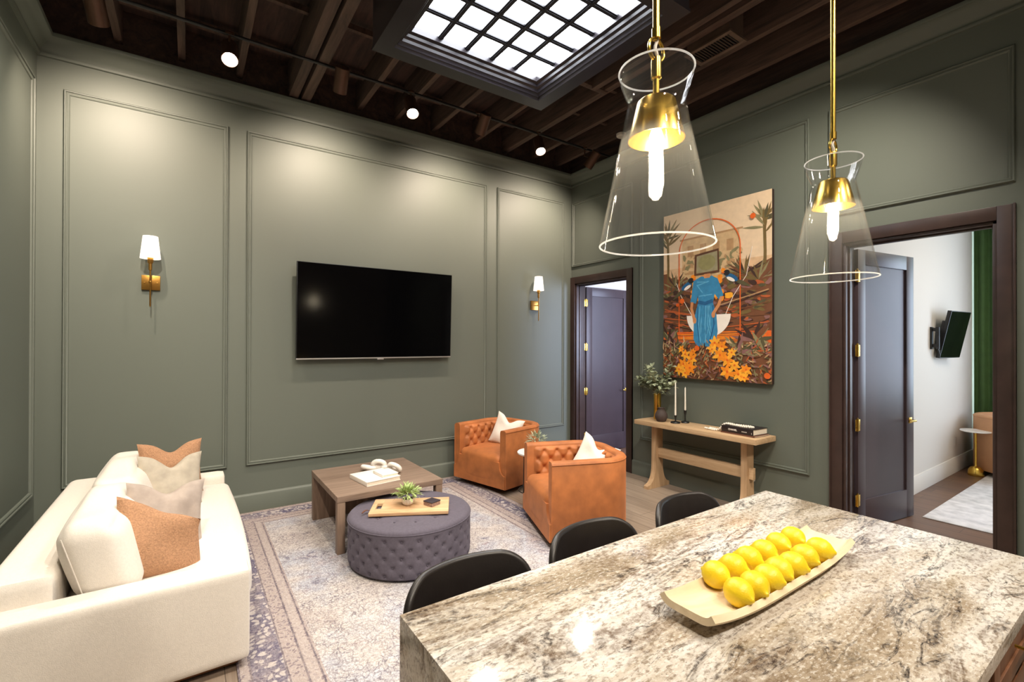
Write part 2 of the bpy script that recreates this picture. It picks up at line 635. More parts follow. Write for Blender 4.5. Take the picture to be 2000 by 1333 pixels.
def dup(root, loc, rz=None, label=None, group=None):
    def rec(o, par):
        c = o.copy()
        COL.objects.link(c)
        if par is not None:
            c.parent = par
        for ch in list(o.children):
            rec(ch, c)
        return c
    r = rec(root, None)
    r.location = loc
    if rz is not None:
        r.rotation_euler = (0, 0, rz)
    if label:
        r['label'] = label
    if group:
        r['group'] = group
    return r


def Mat(loc=(0, 0, 0), x=None, y=None, z=None):
    """matrix from two of the three axes"""
    if x is not None and y is not None:
        x = Vector(x).normalized(); y = Vector(y).normalized(); z = x.cross(y)
    elif z is not None and y is not None:
        z = Vector(z).normalized(); y = Vector(y); y = (y - z * y.dot(z)).normalized(); x = y.cross(z)
    m = Matrix((x, y, z)).transposed().to_4x4()
    m.translation = Vector(loc)
    return m


def T(x, y, z):
    return Matrix.Translation((x, y, z))


def RZ(a):
    return Matrix.Rotation(a, 4, 'Z')


def RX(a):
    return Matrix.Rotation(a, 4, 'X')


def RY(a):
    return Matrix.Rotation(a, 4, 'Y')


# ---------------------------------------------------------------- the room
XL = -5.664      # left wall
YF = -8.0        # wall behind the camera
ZC = 4.5         # roof deck
WT = 0.17        # thickness of the right wall
D1 = (-0.095, -1.080)     # far door opening
D2 = (-3.500, -4.440)     # near door opening
HD = 2.515

bm = BM(); box(bm, (XL - .2, YF - .2, -.1), (0.0, .2, 0)); struct('floor', bm, 'floor')
bm = BM(); box(bm, (0.0, YF - .2, -.1), (5.2, .2, -.001)); struct('floor_bedroom', bm, 'floor2')
bm = BM(); box(bm, (XL - .2, 0, 0), (0.0, .2, ZC)); struct('wall_back', bm, 'paint')
bm = BM(); box(bm, (XL - .2, YF, 0), (XL, 0, ZC)); struct('wall_left', bm, 'paint')
bm = BM(); box(bm, (XL - .2, YF - .2, 0), (5.2, YF, ZC)); struct('wall_front', bm, 'kitchen_wall')
for nm, x0, x1, mm in (('wall_right', 0.0, WT / 2, 'paint'), ('wall_bedroom', WT / 2, WT, 'white_wall')):
    bm = BM()
    for y0, y1, z0 in ((0.0, D1[0], 0), (D1[0], D1[1], HD), (D1[1], D2[0], 0), (D2[0], D2[1], HD), (D2[1], YF, 0)):
        box(bm, (x0, y1, z0), (x1, y0, ZC))
    struct(nm, bm, mm)
bm = BM(); box(bm, (XL - .2, YF - .2, ZC), (WT, .2, ZC + .12)); struct('ceiling', bm, 'dark_wood')
# bedrooms behind the two doors
bm = BM(); box(bm, (WT, -.0, 0), (5.2, .2, 3.6)); struct('wall_bedroom_back', bm, 'white_wall')
bm = BM(); box(bm, (WT, -3.46, 0), (4.5, -3.36, 3.6)); struct('wall_bedroom_divider', bm, 'white_wall')
bm = BM()
for y0, y1, z0, z1 in ((-3.36, -8, 0, .5), (-3.36, -3.56, .5, 3.4), (-5.6, -8, .5, 3.4), (-3.36, -8, 3.4, 3.6), (0, -3.36, 0, 3.6)):
    box(bm, (4.5, y1, z0), (4.7, y0, z1))
struct('wall_bedroom_right', bm, 'white_wall')
bm = BM(); box(bm, (WT, YF, 3.6), (4.7, .2, 3.7)); struct('ceiling_bedroom', bm, 'white_wall')
# bedroom window in the far wall
wn = sempty('window_2', (4.56, -4.58, .5))
bm = BM(); box(bm, (.03, -1.02, 0), (.05, 1.02, 2.9)); obj('glass_pane', bm, 'window_day', wn)
bm = BM()
for y in (-1.02, -.02, .98):
    box(bm, (-.03, y, 0), (.03, y + .05, 2.9), .005)
for z in (0, 1.45, 2.85):
    box(bm, (-.03, -1.02, z), (.03, 1.02, z + .05), .005)
obj('sash', bm, 'white_wall', wn)

# crown moulding all round, one continuous run
CP = [(0, 3.935), (.020, 3.937), (.026, 3.948), (.024, 3.962), (.010, 3.968), (.014, 3.978), (.030, 3.992), (.060, 4.030), (.094, 4.064), (.108, 4.070), (.112, 4.078), (.112, 4.100), (0, 4.100)]
bm = BM()
sweep(bm, CP, lambda d, h: [(XL + d, YF, h), (XL + d, -d, h), (-d, -d, h), (-d, YF, h)])
struct('trim_1', bm, 'paint')
BP = [(0, 0), (.020, 0), (.020, .155), (.016, .166), (.008, .172), (.006, .178), (0, .178)]
bm = BM(); sweep(bm, BP, lambda d, h: [(XL + d, YF, h), (XL + d, -d, h), (-.002, -d, h)]); struct('baseboard_back', bm, 'paint')
bm = BM(); sweep(bm, BP, lambda d, h: [(-d, -1.168, h), (-d, -3.402, h)]); struct('baseboard_right', bm, 'paint')
bm = BM(); sweep(bm, BP, lambda d, h: [(-d, -4.535, h), (-d, YF, h)]); struct('baseboard_right', bm, 'paint')
BP2 = [(0, 0), (.022, 0), (.022, .15), (.014, .17), (.010, .185), (0, .19)]
bm = BM(); sweep(bm, BP2, lambda d, h: [(WT, -3.46 - d, h), (4.5 - d, -3.46 - d, h), (4.5 - d, -7, h)]); struct('baseboard_bedroom', bm, 'white_wall')

bm = BM()
box(bm, (XL, -.008, 4.101), (0, 0, ZC)); box(bm, (XL, YF, 4.101), (XL + .008, -.008, ZC)); box(bm, (-.008, YF, 4.101), (0, -.008, ZC))
struct('ceiling_ledger', bm, 'dark_wood')
# picture-frame mouldings on the walls
MP = [(0, 0), (.002, .016), (.008, .022), (.014, .020), (.017, .011), (.023, .012), (.028, .015), (.034, .012), (.038, .004), (.040, 0)]
PT, PB, PM = 3.707, .451, 2.763
ti = 2


def mould(frame, a0, a1, z0, z1):
    global ti
    bm = BM()

    def path(d, h):
        q = [(a0 + d, z0 + d), (a1 - d, z0 + d), (a1 - d, z1 - d), (a0 + d, z1 - d)]
        return [frame(a, z, h) for a, z in q]
    sweep(bm, MP, path, closed=True)
    struct('trim_%d' % ti, bm, 'paint')
    ti += 1


back = lambda a, z, h: (a, -h, z)
right = lambda a, z, h: (-h, a, z)
left = lambda a, z, h: (XL + h, a, z)
mould(back, -5.506, -4.353, PB, PT)
mould(back, -4.197, -1.466, PB, PT)
mould(back, -1.309, -.144, PB, PT)
mould(left, -2.70, -.117, PB, PT)
mould(left, -5.40, -2.86, PB, PT)
mould(right, -1.165, -.023, PM, PT)
mould(right, -3.237, -1.292, PB, PT)
mould(right, -4.531, -3.392, PM, PT)

# door casings and jambs
for (a, b), out in ((D1, (-.003, -1.172)), (D2, (-3.403, -4.533))):
    bm = BM()
    top = HD + .098
    box(bm, (-.024, a, 0), (0, out[0], top), .004)
    box(bm, (-.024, out[1], 0), (0, b, top), .004)
    box(bm, (-.024, b, HD), (0, a, top), .004)
    if out[0] < -1:
        box(bm, (-.032, out[0] - .012, 0), (0, out[0], top + .003), .003)
    box(bm, (-.032, out[1], 0), (0, out[1] + .012, top + .003), .003)
    # jambs with a stop
    for y0, y1 in ((a, a - .022), (b + .022, b)):
        box(bm, (-.004, y1, 0), (WT, y0, HD), .002)
    box(bm, (-.004, b, HD - .022), (WT, a, HD), .002)
    box(bm, (.05, a - .034, 0), (.09, a - .022, HD), .002)
    box(bm, (.05, b + .022, 0), (.09, b + .034, HD), .002)
    box(bm, (.05, b, HD - .034), (.09, a, HD - .022), .002)
    struct('trim_%d' % ti, bm, 'casing')
    ti += 1


def door(n, hx, hy, ang, wid, ht=2.478):
    d = sempty('door_%d' % n, (hx, hy, 0.006), ang)
    th = .045
    st = .125
    bm = BM()
    y0, y1 = -th, 0
    box(bm, (0.01, y0, 0), (st, y1, ht), .003)
    box(bm, (wid - st, y0, 0), (wid, y1, ht), .003)
    box(bm, (st - .002, y0, ht - .13), (wid - st + .002, y1, ht), .002)
    box(bm, (st - .002, y0, 0), (wid - st + .002, y1, .26), .002)
    obj('leaf', bm, 'door', d)
    bm = BM(); box(bm, (st - .005, y0 + .014, .255), (wid - st + .005, y1 - .014, ht - .125))
    obj('panel', bm, 'door', d)
    for z in (.27, .93, 1.585, 2.24):
        bm = BM()
        lathe(bm, [(.009, -.055), (.009, .055)], 12, (-.003, -.047, z))
        lathe(bm, [(0, .055), (.007, .056), (.006, .064), (0, .066)], 12, (-.003, -.047, z))
        box(bm, (-.03, -.046, z - .05), (-.004, -.042, z + .05), .001)
        box(bm, (-.002, -.0495, z - .05), (.034, -.0455, z + .05), .001)
        obj('hinge', bm, 'brass', d)
    bm = BM()
    zz, hx2 = .915, wid - .065
    for s, yy in ((1, y1), (-1, y0)):
        box(bm, (hx2 - .027, yy - .004 if s < 0 else yy, zz - .027), (hx2 + .027, yy if s < 0 else yy + .004, zz + .027), .001)
        Mx = T(hx2, yy, zz) @ RX(-PI / 2 if s > 0 else PI / 2)
        lathe(bm, [(.010, 0), (.010, .045)], 14, M=Mx)
        box(bm, (hx2 - .115, yy + s * .036, zz - .008), (hx2 + .012, yy + s * .05, zz + .008), .003)
    box(bm, (wid - .002, y0 + .01, zz - .03), (wid + .002, y1 - .01, zz + .03))
    obj('handle', bm, 'brass', d)
    return d


door(1, WT + .012, D1[0] + .02, R(-.6), .925)
door(2, WT + .012, -3.500, R(-9.0), .925)

# ---------------------------------------------------------------- ceiling timbers and skylight
SX0, SX1, SY0, SY1 = -3.578, -2.052, -1.885, -3.410
ZS = 3.75
for x, w_, z0 in ((-5.16, .055, 4.2), (-4.72, .055, 4.2), (-4.27, .055, 4.19), (-3.80, .085, 4.12), (-3.685, .085, 4.12), (-3.13, .055, 4.2), (-2.70, .05, 4.22), (-2.24, .055, 4.2), (-1.66, .05, 4.22), (-1.21, .075, 4.18), (-.76, .055, 4.2), (-.30, .055, 4.2)):
    segs = [(-.008, YF)]
    if SX0 < x < SX1:
        segs = [(-.008, SY0 + .06), (SY1 - .06, YF)]
    for a, b in segs:
        bm = BM(); box(bm, (x - w_ / 2, b, z0), (x + w_ / 2, a, ZC), .004)
        struct('ceiling_joist', bm, 'joist')
for y in (-.30, -1.02, -1.62, -3.9, -5.2):
    bm = BM(); box(bm, (XL, y - .02, 4.40), (0, y + .02, 4.45)); struct('ceiling_batten', bm, 'joist')
for y in (SY0 + .03, SY1 - .03):
    bm = BM(); box(bm, (-3.85, y - .03, 4.17), (-1.2, y + .03, ZC), .004); struct('ceiling_joist', bm, 'joist')
bm = BM(); box(bm, (-1.42, YF, 4.14), (-1.36, SY0, ZC), .004); struct('ceiling_joist', bm, 'joist')
bm = BM(); tube(bm, [(XL + .05, -.86, 4.11), (-.05, -.86, 4.11)], .013, 10); tag(obj('conduit', bm, 'black'), 'black conduit pipe the row of cylinder spotlights hangs from', 'pipe')

sk = sempty('window_1', ((SX0 + SX1) / 2, (SY0 + SY1) / 2, ZS))
hx, hy = (SX1 - SX0) / 2, (SY0 - SY1) / 2
ix, iy = .555, .555
bm = BM()
# outer box sides
for s in (-1, 1):
    box(bm, (s * hx - (0 if s < 0 else .03), -hy, 0.021), (s * hx + (.03 if s < 0 else 0), hy, .74))
    box(bm, (-hx + .03, s * hy - (0 if s < 0 else .03), 0.021), (hx - .03, s * hy + (.03 if s < 0 else 0), .74))
obj('surround', bm, 'skyframe', sk)
bm = BM()


def rect(o):
    return lambda d, h: [(-hx + d, -hy + d, h), (hx - d, -hy + d, h), (hx - d, hy - d, h), (-hx + d, hy - d, h)]


fl = hx - ix
sweep(bm, [(-.006, .02), (-.006, 0), (.115, 0), (.120, .012), (.128, .020), (.134, .020), (.140, .034), (.150, .042), (.156, .042), (.160, .062), (.172, .070), (.180, .072), (.184, .092), (.196, .098), (fl, .10), (fl, .16)], rect(0), closed=True)
obj('moulding', bm, 'skyframe', sk)
for i in range(1, 5):
    p = -ix + 2 * ix * i / 5
    for k in (0, 1):
        bm = BM()
        if k == 0:
            box(bm, (p - .021, -iy, .130), (p + .021, iy, .1425)); box(bm, (p - .010, -iy, .124), (p + .010, iy, .130))
        else:
            box(bm, (-ix, p - .021, .1303), (ix, p + .021, .1425)); box(bm, (-ix, p - .010, .1243), (ix, p + .010, .1303))
        obj('muntin', bm, 'muntin', sk)
bm = BM(); box(bm, (-ix, -iy, .142), (ix, iy, .152)); obj('glass_pane', bm, 'pane', sk)
bm = BM(); box(bm, (-hx + .03, -hy + .03, .152), (hx - .03, hy - .03, .172)); obj('backing', bm, 'skyframe', sk)


# ---------------------------------------------------------------- cylinder spotlights
def spot(x, y, z, aim, power, lens, label, cone=125, group='cylinder spotlights on the ceiling', zt=4.12):
    t = thing('spotlight', label, 'spotlight', (x, y, z), 0, group)
    d = (Vector(aim) - Vector((x, y, z))).normalized()
    q = d.to_track_quat('-Z', 'Y').to_matrix().to_4x4()
    bm = BM()
    lathe(bm, [(.0, .21), (.055, .21), (.060, .205), (.060, 0), (.056, 0), (.053, .012), (0, .012)], 28, M=q)
    obj('can', bm, 'bronze', t)
    bm = BM(); lathe(bm, [(0, .006), (.050, .006), (.050, .011), (0, .011)], 24, M=q); obj('lens', bm, lens, t)
    bm = BM()
    top = (q @ Vector((0, 0, .12)))
    yc = -.86 - y if zt < 4.2 else 0
    tube(bm, [(0, yc, zt - z), (0, yc, top.z + .07), top], .009, 8)
    lathe(bm, [(.035, zt - z - .015), (.035, zt - z)], 18, (0, yc, 0))
    obj('bracket', bm, 'bronze', t)
    l = bpy.data.lights.new('spot_light', 'SPOT')
    l.energy = power
    l.color = WARM_WALL if lens == 'lens_dim' else WARM
    l.spot_size = R(cone)
    l.spot_blend = 1.0
    l.shadow_soft_size = .035
    o = bpy.data.objects.new('spot_light', l)
    COL.objects.link(o)
    o.parent = t
    o.matrix_local = Matrix.Translation(d * .012) @ q
    return t


YS = -.91
spot(-5.18, YS, 3.86, (-5.05, 0, 3.0), SPOT_WALL, 'lens_dim', 'bronze spotlight in the ceiling corner nearest the left wall, turned to the wall')
spot(-3.56, YS, 3.88, (-3.50, 0, 2.9), SPOT_WALL, 'lens_dim', 'bronze spotlight above the wide TV panel beside the double beam, turned to the wall')
spot(-2.11, YS, 3.88, (-2.05, 0, 2.9), SPOT_WALL, 'lens_dim', 'bronze spotlight tilted at the wall between the middle and right glowing spotlights')
spot(-.55, YS, 3.86, (-.75, 0, 2.9), SPOT_WALL, 'lens_dim', 'bronze spotlight nearest the far corner of the room, turned to the wall')
spot(-4.40, YS, 3.88, (-4.50, -3.4, 0.3), SPOT_ROOM, 'lens', 'glowing spotlight above the left wall panel and sofa', 80)
spot(-2.87, YS, 3.88, (-3.10, -3.0, 0.2), SPOT_ROOM, 'lens', 'glowing spotlight above the TV panel, middle of the three lit ones', 80)
spot(-1.29, YS, 3.88, (-1.90, -2.8, 0.2), SPOT_ROOM, 'lens', 'glowing spotlight near the far corner, above the right wall panel', 80)
# extra heads of the same kind, added out of view to brighten room and walls
for x, y, aim in ((-4.95, -2.2, (-5.66, -.9, 2.1)), (-5.0, -3.75, (-5.45, -2.0, .9)), (-3.75, -3.95, (-3.6, -2.0, 0)), (-2.3, -3.95, (-1.6, -2.4, 0)), (-1.3, -4.35, (0, -2.5, 1.7)), (-4.2, -6.2, (-3.9, -4.6, .9)), (-2.6, -6.2, (-2.8, -4.5, .9)), (-1.0, -6.0, (-1.0, -4.6, 0))):
    spot(x, y, 3.9, aim, SPOT_FILL, 'lens', 'unseen bronze spotlight added above the frame to light the room', 100, 'added fill spotlights above the frame', 4.2)

# diffuser with its duct, smoke detector
t = thing('air_vent', 'metal air diffuser with dark grille hanging between the ceiling beams', 'vent', (-1.06, -2.96, 4.10))
bm = BM()
box(bm, (-.12, -.21, 0), (-.085, .21, .02), .003); box(bm, (.085, -.21, 0), (.12, .21, .02), .003)
box(bm, (-.085, -.21, 0), (.085, -.17, .02), .003); box(bm, (-.085, .17, 0), (.085, .21, .02), .003)
obj('frame', bm, 'duct', t)
bm = BM(); box(bm, (-.10, -.19, .018), (.10, .19, .30)); obj('duct', bm, 'duct', t)
bm = BM()
for i in range(14):
    y = -.16 + i * .0246
    box(bm, (-.085, y - .003, .004), (.085, y + .003, .016))
obj('grille', bm, 'black', t)
bm = BM(); lathe(bm, [(0, 0), (.045, 0), (.058, .012), (.060, .04), (0, .04)], 28)
tag(obj('smoke_detector', bm, 'white_plastic', None, (-.33, -1.27, 4.16)), 'white round smoke detector under the ceiling near the right wall', 'smoke detector')


# ---------------------------------------------------------------- pendants over the island
def pendant(x, label):
    y = -4.47
    t = thing('pendant_lamp', label, 'pendant lamp', (x, y, 0), 0, 'glass pendants over the island')
    bm = BM(); tube(bm, [(0, 0, 2.415), (0, 0, 4.30)], .0085, 12); lathe(bm, [(.011, 2.40), (.011, 2.425)], 14); obj('rod', bm, 'brass', t)
    bm = BM(); lathe(bm, [(0, 4.29), (.06, 4.29), (.06, 4.32), (0, 4.32)], 24); obj('canopy', bm, 'brass', t)
    bm = BM(); tube(bm, [(.027 * math.cos(a), .0, 2.372 + .027 * math.sin(a)) for a in [2 * PI * i / 28 for i in range(28)]], .0042, 8, True); obj('ring', bm, 'brass', t)
    bm = BM(); tube(bm, [(.003 * math.sin(i * 1.3), .003 * math.cos(i * 1.3), 2.335 + i * .01) for i in range(9)], .004, 8); obj('cord', bm, 'white_plastic', t)
    bm = BM(); lathe(bm, [(0, 2.352), (.0115, 2.352), (.0125, 2.345), (.0125, 2.302), (.008, 2.298), (.008, 2.25), (0, 2.25)], 20); obj('stem', bm, 'brass', t)
    bm = BM(); lathe(bm, [(.012, 2.246), (.042, 2.246), (.046, 2.242), (.068, 2.150), (.066, 2.150), (.044, 2.238), (.012, 2.240)], 40, closed=True); obj('socket_cone', bm, 'brass', t)
    bm = BM(); lathe(bm, [(.016, 2.25), (.016, 2.178), (.013, 2.176), (.013, 2.25)], 20, closed=True); obj('socket', bm, 'brass', t)
    bm = BM(); lathe(bm, [(0, 2.180), (.010, 2.178), (.016, 2.160), (.0165, 2.065), (.013, 2.048), (.006, 2.040), (0, 2.038)], 20); obj('bulb', bm, 'bulb', t)
    bm = BM()
    o = [(.0905, 2.318), (.084, 2.290), (.075, 2.262), (.069, 2.247), (.068, 2.238), (.072, 2.222), (.1375, 1.893)]
    i_ = [(r - .0028, z) for r, z in o[::-1]]
    rim = [(.1372, 1.8905), (.1352, 1.8905)]
    lathe(bm, o + rim + i_ + [(.0885, 2.3205), (.0898, 2.3205)], 72, closed=True)
    gs = obj('glass_shade', bm, 'glass', t)
    for rr, zz in ((.0893, 2.3195), (.1361, 1.8915)):
        bm = BM(); tube(bm, [(rr * math.cos(2 * PI * k / 72), rr * math.sin(2 * PI * k / 72), zz) for k in range(72)], .0022, 8, True)
        obj('rim', bm, 'glass_rim', gs)
    return t


pendant(-3.71, 'clear glass pendant with brass cone nearer the camera, in front of the painting')
pendant(-2.712, 'clear glass pendant with brass cone farther right, beside the open doorway')


# ---------------------------------------------------------------- sconces
def sconce(x, label):
    t = thing('wall_sconce', label, 'wall sconce', (x, 0, 2.17), 0, 'brass sconces on the TV wall')
    bm = BM(); box(bm, (-.066, -.022, -.062), (.066, 0, .066), .003); obj('back_plate', bm, 'brass2', t)
    bm = BM()
    tube(bm, [(0, -.02, 0), (0, -.10, 0)], .006, 12)
    lathe(bm, [(0, -.012), (.010, -.008), (.012, 0), (.010, .008), (0, .012)], 16, (0, -.10, 0))
    for sx in (-.045, .045):
        lathe(bm, [(0, -.004), (.006, -.003), (.006, .003), (0, .004)], 10, M=T(sx, -.024, 0) @ RX(PI / 2))
    obj('arm', bm, 'brass2', t)
    bm = BM()
    lathe(bm, [(0, -.216), (.003, -.214), (.006, -.205), (.006, .10), (.013, .105), (.013, .16), (.020, .165), (.022, .20), (.022, .225), (0, .225)], 18, (0, -.10, 0))
    obj('rod', bm, 'brass2', t)
    bm = BM()
    lathe(bm, [(.074, .203), (.054, .395), (.052, .395), (.072, .203)], 44, (0, -.10, 0), closed=True)
    sh = obj('lamp_shade', bm, 'shade', t)
    bm = BM(); lathe(bm, [(0, .225), (.010, .225), (.022, .27), (.020, .31), (0, .325)], 18, (0, -.10, 0)); obj('bulb', bm, 'lens_dim', t)
    return t


sconce(-4.934, 'brass sconce with white tapered shade on the left wall panel above the sofa')
sconce(-.690, 'brass sconce with white tapered shade to the right of the television')

# ---------------------------------------------------------------- television
t = thing('television', 'large black flat-screen television on the middle panel of the green wall', 'television', (-2.897, 0, 1.975))
tilt = R(2.2)
Mt = T(0, -.098, 0) @ RX(tilt)
bm = BM(); box(bm, (-.868, 0, -.497), (.868, .035, .497), .004, M=Mt); box(bm, (-.6, .03, -.35), (.6, .06, .2), .01, M=Mt); obj('housing', bm, 'plastic', t)
bm = BM(); box(bm, (-.861, -.0022, -.484), (.861, .001, .491), M=Mt); obj('screen', bm, 'screen', t)
bm = BM(); box(bm, (-.868, -.004, -.5), (.868, .0, -.488), .001, M=Mt); obj('bezel', bm, 'silver', t)
bm = BM(); box(bm, (-.035, -.006, -.514), (.035, .004, -.499), .002, M=Mt); obj('badge', bm, 'silver', t)
bm = BM(); box(bm, (-.3, -.06, -.2), (.3, 0, .2)); obj('wall_mount', bm, 'black', t)

# ---------------------------------------------------------------- sofa
SO = (-4.87, -1.40, 0)
t = thing('sofa', 'long cream upholstered sofa against the left wall', 'sofa', SO)


def so(lo, hi):
    return tuple(a - b for a, b in zip(lo, SO)), tuple(a - b for a, b in zip(hi, SO))


bm = BM(); box(bm, *so((-5.30, -2.44, .01), (-4.44, -.36, .06)), .004); obj('plinth', bm, 'plinth', t)
bm = BM(); soft(bm, *so((-5.385, -2.36, .055), (-5.135, -.44, .625)), .045, (.01, .0, .008), 16); obj('back', bm, 'cream', t)
for y0, y1 in ((-2.515, -2.345), (-.455, -.29)):
    bm = BM(); soft(bm, *so((-5.385, y0, .055), (-4.395, y1, .507)), .020, (.003, .004, .004), 16); obj('arm', bm, 'cream', t)
bm = BM(); box(bm, *so((-5.2, -2.35, .055), (-4.415, -.45, .27)), .012); obj('seat_base', bm, 'cream', t)
bm = BM(); soft(bm, *so((-5.14, -2.345, .262), (-4.368, -.455, .448)), .05, (.030, .0, .014), 20); obj('seat_cushion', bm, 'cream', t)
for k, (y0, y1) in enumerate(((-2.335, -1.405), (-1.395, -.465))):
    bm = BM()

    def lean(p, q):
        p = p.copy()
        top = (q.z + 1) / 2
        p.x -= .10 * top                       # leans back
        p.x *= 1 - .10 * (q.z > 0) * q.z ** 2
        if q.z > 0:
            p.z += .018 * math.sin(5 * q.y + k * 2) * q.z * (1 - q.x ** 2)
        return p
    soft(bm, *so((-5.075, y0, .435), (-4.825, y1, .795)), .075, (.03, .012, .02), 18, fn=lean)
    c = obj('back_cushion', bm, 'cream', t)
    for sgn in (-1, 1):
        bm = BM()
        yy = (y0 if sgn < 0 else y1) - SO[1]
        tube(bm, [(-5.035 - SO[0] - .10 * (.47 + .29 * i / 8 - .435) / .36, yy, .47 + .29 * i / 8) for i in range(9)], .003, 6)
        obj('piping', bm, 'cream', c)


def throw(name_label, mat, c, nrm, up, wd, th, chop, seed, cat='throw pillow', group=None, slump=0.0):
    o = BM()
    m = Mat(c, y=up, z=nrm)
    pillow(o, wd, wd, th, .09, chop, 24, None, seed, slump)
    ob = obj('throw_pillow', o, mat)
    ob.matrix_world = m
    tag(ob, name_label, cat, group)
    return ob


GP = 'throw pillows on the sofa'
throw('tan boucle throw pillow nearest the camera, leaning on the sofa cushion behind the front arm', 'tan', (-4.775, -2.07, .598), (.36, -.86, .42), (.12, .42, 1), .44, .22, .02, 1, group=GP, slump=.16)
throw('taupe velvet pillow half hidden behind the front tan pillow on the sofa', 'taupe', (-4.765, -1.77, .628), (.30, -.90, .40), (.06, .35, 1), .40, .13, .06, 2, group=GP)
throw('greige velvet pillow with a dented top standing before the far tan pillow', 'greige', (-4.760, -1.02, .642), (.28, -.90, .30), (.0, .28, 1), .40, .15, .085, 3, group=GP)
throw('tan boucle pillow farthest back on the sofa by the green wall', 'tan', (-4.765, -.72, .672), (.22, -.92, .25), (-.02, .22, 1), .42, .15, .07, 4, group=GP)

# ---------------------------------------------------------------- rug
RX0, RX1, RY0, RY1 = -4.45, -1.87, -.055, -3.75
bm = BM(); box(bm, (-(RX1 - RX0) / 2, -(RY0 - RY1) / 2, 0), ((RX1 - RX0) / 2, (RY0 - RY1) / 2, .009), .003)
MT['rug'] = mat_rug((RX1 - RX0) / 2, (RY0 - RY1) / 2)
tag(obj('area_rug', bm, 'rug', None, ((RX0 + RX1) / 2, (RY0 + RY1) / 2, .0005), angle=80), 'faded grey and blue vintage patterned area rug under the seating group', 'rug')
ZR = .0095

# ---------------------------------------------------------------- coffee table
t = thing('coffee_table', 'low square weathered wood coffee table behind the tufted ottoman', 'coffee table', (-3.262, -1.015, ZR))
h = .447
bm = BM(); box(bm, (-.447, -.463, h - .047), (.447, .463, h), .003); obj('tabletop', bm, 'table_wood', t)
bm = BM(); box(bm, (-.445, .395, 0), (.445, .460, h - .047), .003); obj('back_panel', bm, 'table_leg', t)
for sx in (-1, 1):
    bm = BM(); box(bm, (sx * .445, -.46, 0), (sx * .385, -.40, h - .047), .003); obj('leg', bm, 'table_leg', t)
ZT = ZR + h + .0005


def book(name, label, c, size, rz, cover, group=None, spine_side=-1, txt=None):
    w_, d_, th = size
    b = thing(name, label, 'book', c, rz, group)
    bm = BM()
    box(bm, (-w_ / 2, -d_ / 2, 0), (w_ / 2, d_ / 2, .0035), .0008)
    box(bm, (-w_ / 2, -d_ / 2, th - .0035), (w_ / 2, d_ / 2, th), .0008)
    box(bm, (-w_ / 2, -d_ / 2, 0), (-w_ / 2 + .004, d_ / 2, th), .0012)
    obj('cover', bm, cover, b)
    bm = BM(); box(bm, (-w_ / 2 + .004, -d_ / 2 + .004, .0035), (w_ / 2 - .005, d_ / 2 - .004, th - .0035)); obj('pages', bm, 'paper', b)
    return b


book('book', 'large white hardback book lying on the coffee table under a smaller one', (-3.31, -1.155, ZT), (.31, .34, .036), R(8), 'white_cover', 'books on the coffee table')
book('book', 'small white book on top of the larger white book on the coffee table', (-3.225, -1.185, ZT + .0365), (.145, .20, .022), R(6), 'white_cover', 'books on the coffee table')
t = thing('chain_ornament', 'white carved chain link ornament behind the books on the coffee table', 'ornament', (-3.2, -.90, ZT))
for i, (cx, cy, cz, ax) in enumerate(((-.075, .03, .030, (.25, .1, .95)), (.01, .0, .044, (.5, .75, .35)), (.085, -.06, .030, (.1, .2, .95)), (.10, -.17, .040, (.7, .4, .5)))):
    bm = BM()
    Mx = Mat((cx, cy, cz), y=(.8, -.6, 0), z=ax)
    tube(bm, [(.036 * math.cos(a), .055 * math.sin(a), 0) for a in [2 * PI * k / 24 for k in range(24)]], .021, 10, True, Mx)
    lo = min(v.co.z for v in bm.verts)
    for v in bm.verts:
        v.co.z -= lo
    obj('link', bm, 'ceramic', t)

# ---------------------------------------------------------------- tufted ottoman
OC = (-3.233, -1.77)
OR, OH = .462, .368
t = thing('tufted_ottoman', 'round slate grey button tufted ottoman in front of the coffee table', 'ottoman', (*OC, ZR))
NT_, DZ, Z0 = 24, .058, .045


def otto_side(th, z):
    a = th / (2 * PI) * NT_
    b = (z - Z0) / DZ
    p, q = (a + b / 2), (a - b / 2)
    fp, fq = p - round(p), q - round(q)
    d = math.hypot((fp + fq) / 2 * (2 * PI * OR / NT_), (fp - fq) * DZ)
    inside = 1 if -.3 < b < 4.4 else 0
    f = -.016 * math.exp(-(d / .016) ** 2) * inside
    cr = -.003 * (math.exp(-(fp / .05) ** 2) + math.exp(-(fq / .05) ** 2)) * inside
    return f + cr


